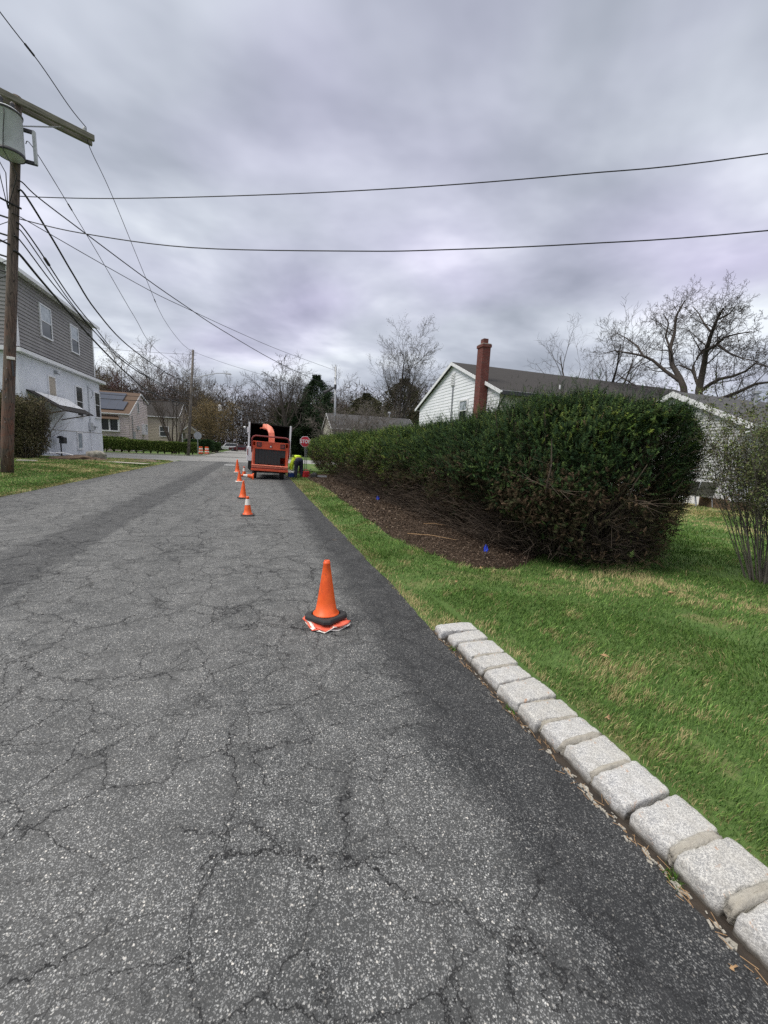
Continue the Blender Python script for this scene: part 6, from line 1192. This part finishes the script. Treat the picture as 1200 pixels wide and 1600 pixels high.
block_hedge('box_hedge', (-12.4, 53.6, 0), (10.6, 1.1, 1.42), R(-2), 'low clipped green hedge lining the far side of the cross street', HB, 42000, .13, 41, 14)
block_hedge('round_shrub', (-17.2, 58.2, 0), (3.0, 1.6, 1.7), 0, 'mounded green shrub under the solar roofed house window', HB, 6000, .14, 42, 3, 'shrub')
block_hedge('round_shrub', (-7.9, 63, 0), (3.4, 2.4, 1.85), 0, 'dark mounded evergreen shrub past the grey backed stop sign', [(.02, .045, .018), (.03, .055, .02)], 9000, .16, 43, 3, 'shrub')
block_hedge('round_shrub', (-6.9, 70, 0), (2.2, 2.0, 1.6), 0, 'green shrub at the kerb by the buff tree', [(.03, .06, .02), (.05, .08, .03)], 6000, .16, 44, 3, 'shrub')
# ------------------------------------------------------------ cars
def car(loc, rz, paint, label, suv=False, L_=4.5, cat='car'):
    e_ = empty('parked_car', loc, label, cat, rz); h = 1.7 if suv else 1.42; b = .95 if suv else .86; lo = .28
    side = [(-L_ / 2, lo), (-L_ / 2, b * .9), (-L_ / 2 + .1, b), (-L_ / 2 + (.15 if suv else .75), b + .03), (L_ / 2 - 1.3, b + .02), (L_ / 2 - .15, b - .12), (L_ / 2, b * .7), (L_ / 2, lo)]
    g = G(); g.prism(side, -.88, .88, 'x', paint); g.v = [(x, y, z) for x, y, z in g.v]; g.build('body', e_, bevel=.06)
    r0, r1 = (-L_ / 2 + .1, L_ / 2 - 1.35); g = G(); t0, t1 = (-L_ / 2 + .45 if suv else -L_ / 2 + 1.15, L_ / 2 - 2.0)
    vs = [(-.84, r0, b), (.84, r0, b), (.84, r1, b), (-.84, r1, b), (-.66, t0, h), (.66, t0, h), (.66, t1, h), (-.66, t1, h)]; fs = [(4, 5, 6, 7), (0, 1, 5, 4), (1, 2, 6, 5), (2, 3, 7, 6), (3, 0, 4, 7)]; g.add(vs, fs, paint); g.build('cabin', e_, bevel=.04)
    for nm, (i, j, k, l) in (('rear_window', (0, 1, 5, 4)), ('side_window', (1, 2, 6, 5)), ('windscreen', (2, 3, 7, 6)), ('side_window', (3, 0, 4, 7))):
        q = [Vector(vs[a]) for a in (i, j, k, l)]; c_ = sum(q, Vector()) / 4; n_ = (q[1] - q[0]).cross(q[2] - q[0]).normalized(); n_ = n_ if n_.dot(c_ - Vector((0, c_.y * .9, b))) > 0 else -n_; q = [c_ + (p - c_) * .84 + n_ * .012 for p in q]; g = G(); g.add(q + [p - n_ * .02 for p in q], [(0, 1, 2, 3), (7, 6, 5, 4), (0, 4, 5, 1), (1, 5, 6, 2), (2, 6, 7, 3), (3, 7, 4, 0)], 'glass_dark'); g.build(nm, e_)
    for sx in (-1, 1):
        for sy in (-1, 1):
            g = G(); g.lathe([(.1, -.11), (.28, -.11), (.33, -.08), (.33, .08), (.28, .11), (.1, .11)], 'black', k=18); y0 = sy * (L_ / 2 - .85); g.v = [(sx * .80 + z, y0 + a, .33 + bb_) for a, bb_, z in g.v]; wv = g.build('wheel', e_)
            g = G(); g.lathe([(0, -.07), (.2, -.115), (.2, .115), (0, .07)], 'metal', k=14); g.v = [(sx * .80 + z, y0 + a, .33 + bb_) for a, bb_, z in g.v]; g.build('rim', wv)
        g = G(); g.bb(sx * .84 - .13, sx * .84 - .0 if sx > 0 else sx * .84 + .13, -L_ / 2 - .02, -L_ / 2 + .05, .68, .84, 'red'); g.build('tail_lamp', e_)
        g = G(); g.bb(sx * .66 - .14, sx * .66 + .14, L_ / 2 - .05, L_ / 2 + .02, .55, .68, 'reflect'); g.build('headlamp', e_)
car((-10.9, 64, 0), R(100), 'car_silver', 'silver grey car showing its roof over the clipped hedge', L_=4.3)
car((-8.1, 82, 0), R(10), 'car_white', 'white car in a driveway past the dark mounded shrub', True)
car((-6.2, 98, 0), R(80), 'car_white', 'white van crossing the far end of the street', True, 4.9)
car((-3.6, 94, 0), R(80), 'car_red', 'dark maroon car parked at the far end of the street')
# orange and white barrels by the far kerb
for i, (x, y, l_) in enumerate(((-7.2, 58.6, 'orange and white striped barrel by the far kerb, nearer the hedge'), (-6.55, 59.4, 'orange and white striped barrel by the far kerb, nearer the road'))):
    e_ = empty('traffic_barrel', (x, y, 0), l_, 'barrel', 0, 'barrels by the far kerb'); g = G(); g.lathe([(.34, 0), (.34, .08), (.29, .09)], 'black', k=18); g.build('base', e_)
    g = G(); prof = [(.28, .08), (.28, .28), (.27, .281), (.27, .46), (.255, .461), (.255, .64), (.24, .641), (.24, .82), (.225, .821), (.22, 1.0), (.12, 1.02), (0, 1.02)]; g.lathe(prof, 'orange', k=18, mfn=lambda q: 'reflect' if (q in (2, 6)) else 'orange'); g.build('drum', e_)
# far pole with white transformer and a streetlight
e_ = empty('utility_pole', (-7.3, 85, 0), 'distant pole carrying a small white transformer above the buff tree', 'utility pole'); g = G(); g.tube([(0, 0, 0), (0, 0, 9.6)], [.16, .11], 'bark_grey', 8); g.build('pole', e_)
g = G(); g.lathe([(0, 0), (.32, 0), (.32, 1.05), (.2, 1.2), (0, 1.22)], 'white', (.42, -.15, 7.7), 14); g.build('transformer', e_)
e_ = empty('street_lamp', (-3.9, 86, 0), 'distant streetlamp with pale round head above the far cars', 'street lamp'); g = G(); g.tube([(0, 0, 0), (0, 0, 4.6), (.5, 0, 4.9), (1.3, 0, 4.95)], [.09, .06, .05, .04], 'bark_grey', 8); g.build('pole', e_)
g = G(); g.lathe([(0, -.1), (.22, -.08), (.30, .03), (.18, .16), (0, .2)], 'white', (1.5, 0, 4.95), 14); g.build('lamp_head', e_)
# ------------------------------------------------------------ patio chairs, bed, ground clutter
def chair(x, y, rz, label):
    e_ = empty('patio_chair', (x, y, float(hgt(x, y))), label, 'chair', rz, 'patio chairs by the white foundation')
    for s_ in (-1, 1):
        g = G(); g.tube([(s_ * .27, -.30, 0), (s_ * .27, -.26, .40), (s_ * .27, .20, .38), (s_ * .27, .42, .95)], .016, 'metal', 6); g.build('side_frame', e_, smooth=True); g = G(); g.tube([(s_ * .27, .30, 0), (s_ * .27, .15, .40)], .016, 'metal', 6); g.build('leg', e_)
        g = G(); g.box((s_ * .28, -.02, .62), (.05, .44, .03), 'metal'); g.build('armrest', e_, bevel=.008)
    g = G(); g.box((0, -.03, .39), (.50, .46, .018), 'sling'); g.build('seat', e_, bevel=.006); g = G(); g.box((0, .32, .68), (.50, .018, .56), 'sling', rx=R(-20)); g.build('backrest', e_, bevel=.006)
for i, (x, y, rz_, l_) in enumerate(((14.35, 11.05, 3.0, 'patio chair half hidden by hedge twigs'), (14.85, 10.85, 2.75, 'patio chair second from the hedge, tipped back'), (15.35, 10.75, 2.85, 'patio chair third from the hedge'), (15.75, 10.45, 2.6, 'flat grey patio chair next to the timber bed'))):
    chair(x, y, rz_, l_)
    g = bpy.data.objects
e_ = empty('planter_bed', (16.0, 9.9, 0), 'weathered timber edged bed against the white foundation', 'planter', R(-12)); g = G()
g.bb(-.05, 1.2, -.35, -.27, 0, .36, 'timber'); g.build('front_board', e_, bevel=.01); g = G(); g.bb(-.12, -.04, -.35, .8, 0, .42, 'timber'); g.build('side_board', e_, bevel=.01); g = G(); g.bb(-.04, 1.2, -.27, .8, 0, .26, 'dirt'); g.build('soil', e_)
g = G(); g.tube([(-.1, -.2, .42), (.1, -.25, .62), (.45, -.28, .60), (.8, -.3, .38), (1.1, -.3, .30)], .03, 'timber', 6); g.build('bent_rail', e_)
o = lump('boulder', (-10.1, 30.9, .30), (.58, .45, .42), 'rock', 5, .5, 1.6, 4); tag(o, 'pale rounded boulder sitting on the dug up verge', 'boulder')
o = lump('dirt_mound', (-10.9, 30.3, .15), (1.3, .9, .24), 'dirt', 9, .6, 2.4, 4); tag(o, 'low mound of bare brown soil beside the boulder', 'dirt mound')
o = lump('dirt_mound', (-8.5, 33.0, .03), (1.6, 2.4, .09), 'dirt', 12, .6, 2.4, 4); tag(o, 'flat scraped patch of brown soil before the junction', 'dirt mound')
for i, (x, y, rz_, l_) in enumerate(((-12.7, 31.3, .5, 'curved white sheet lying on grass under the shrub'), (-11.9, 31.0, .35, 'curved white sheet with grey inside lying beyond the shrub'))):
    g = G(); n = 9; vs = []
    for k in range(n):
        t = k / (n - 1); vs += [(-.8 + 1.6 * t, -.45, .40 * math.sin(math.pi * (.25 + .7 * t)) - .05), (-.8 + 1.6 * t, .45, .40 * math.sin(math.pi * (.25 + .7 * t)) - .05)]
    g.add(vs, [(2 * k, 2 * k + 1, 2 * k + 3, 2 * k + 2) for k in range(n - 1)], 'white'); o = g.build('curved_sheet', smooth=True, fix=False); md = o.modifiers.new('t', 'SOLIDIFY'); md.thickness = .04; o.location = (x, y, .16); o.rotation_euler = (0, 0, rz_); tag(o, l_, 'sheet')
g = G(); g.box((0, 0, .05), (.85, .25, .08), 'slab'); o = g.build('stone_slab', bevel=.015); o.location = (-11.8, 26.3, .15); o.rotation_euler = (0, 0, .1); tag(o, 'short pale slab lying in grass before the shrub', 'stone slab')
e_ = empty('gas_meter', (-14.9, 38.3, .1), 'dark gas meter standing against the blue plinth', 'meter'); g = G(); g.tube([(0, 0, -.1), (0, 0, .9), (.1, .1, 1.1)], .05, 'dark_metal', 6); g.build('riser', e_); g = G(); g.box((.05, .3, 1.15), (.35, .55, .5), 'dark_metal'); g.lathe([(0, 0), (.22, 0), (.26, .1), (.1, .2), (0, .2)], 'dark_metal', (.05, -.1, 1.3), 12); g.build('body', e_, bevel=.04)
e_ = empty('garden_fence', (-13.4, 71, 0), 'short white picket fence section beside the pink house', 'fence'); 
for i in range(7): g = G(); g.box((i * .22, 0, .85), (.13, .03, 1.5), 'white'); g.build('picket', e_)
g = G(); g.box((.66, .04, 1.2), (1.5, .04, .09), 'white'); g.build('rail', e_)
# dry leaves
rng = np.random.default_rng(12)
for i, (x, y, l_, sz) in enumerate(((2.9, 4.55, 'tan curled leaf at the tip of the mulch bed', .07), (2.28, 4.1, 'small tan leaf on grass between bed and curb', .05), (4.6, 3.2, 'tan oak leaf lying in the lawn under the leggy shrub', .07), (2.55, 2.2, 'pale twig-like leaf in the lawn beside the curb', .05), (1.95, 1.6, 'tan leaf near the yellowish curb block', .035), (1.45, .63, 'dry leaf on the asphalt at the bottom curb blocks', .02))):
    g = G(); k = 9; vs = [(0, 0, .004)] + [(sz * (.6 + .4 * math.sin(3 * a)) * math.cos(a) * .6, sz * (.6 + .4 * math.sin(3 * a + 1)) * math.sin(a), .006 + sz * .2 * math.sin(2 * a + i)) for a in np.linspace(0, 6.28, k, endpoint=False)]
    g.add(vs, [(0, 1 + j, 1 + (j + 1) % k) for j in range(k)], 'straw'); o = g.build('dry_leaf', fix=False, smooth=True); z0 = float(hgt(x, y)) if x > 1.56 else road_z(x); o.location = (x, y, z0 + (.03 if x > 1.56 else .002)); o.rotation_euler = (0, 0, rng.uniform(0, 6)); md = o.modifiers.new('t', 'SOLIDIFY'); md.thickness = .0012; tag(o, l_, 'leaf', 'fallen dry leaves')
for i, (x, y, r_, ln, l_) in enumerate(((2.6, 6.6, -.75, .9, 'long pale stick lying along the mulch edge'), (3.3, 7.5, -.5, .45, 'short pale stick lying inside the mulch bed'))):
    g = G(); g.tube([(0, 0, 0), (ln * .5, .03, .02), (ln, 0, .005)], [.007, .006, .003], 'straw', 5); o = g.build('stick'); o.location = (x, y, float(hgt(x, y)) + .075); o.rotation_euler = (0, 0, r_); tag(o, l_, 'stick')
for (x, y, z, n, l_) in ((1.53, .885, .0, 70, 'little tuft of green grass at a curb joint'), (1.525, 1.93, 0, 40, 'tiny green weed at the base of a curb block'), (1.53, 2.74, 0, 40, 'small moss tuft by the second curb block')):
    P = rng.normal(size=(n, 3)) * [.012, .022, 0] + [0, 0, 0]; D = rng.normal(size=(n, 3)) * .5 + [0, 0, 1.]; pv = np.array([(-.06, 0, 0), (.06, 0, 0), (0, .1, 1.)]); V, T = scatter(pv, np.array([[0, 1, 2]]), P, frames(D, rng), rng.uniform(.02, .05, n)); o = build_np('grass_tuft', V, T, 'blade', col=np.repeat(np.array([(.06, .13, .02)]) * rng.uniform(.6, 1.5, (n, 1)), 3, 0)); o.location = (x, y, z); tag(o, l_, 'grass tuft')
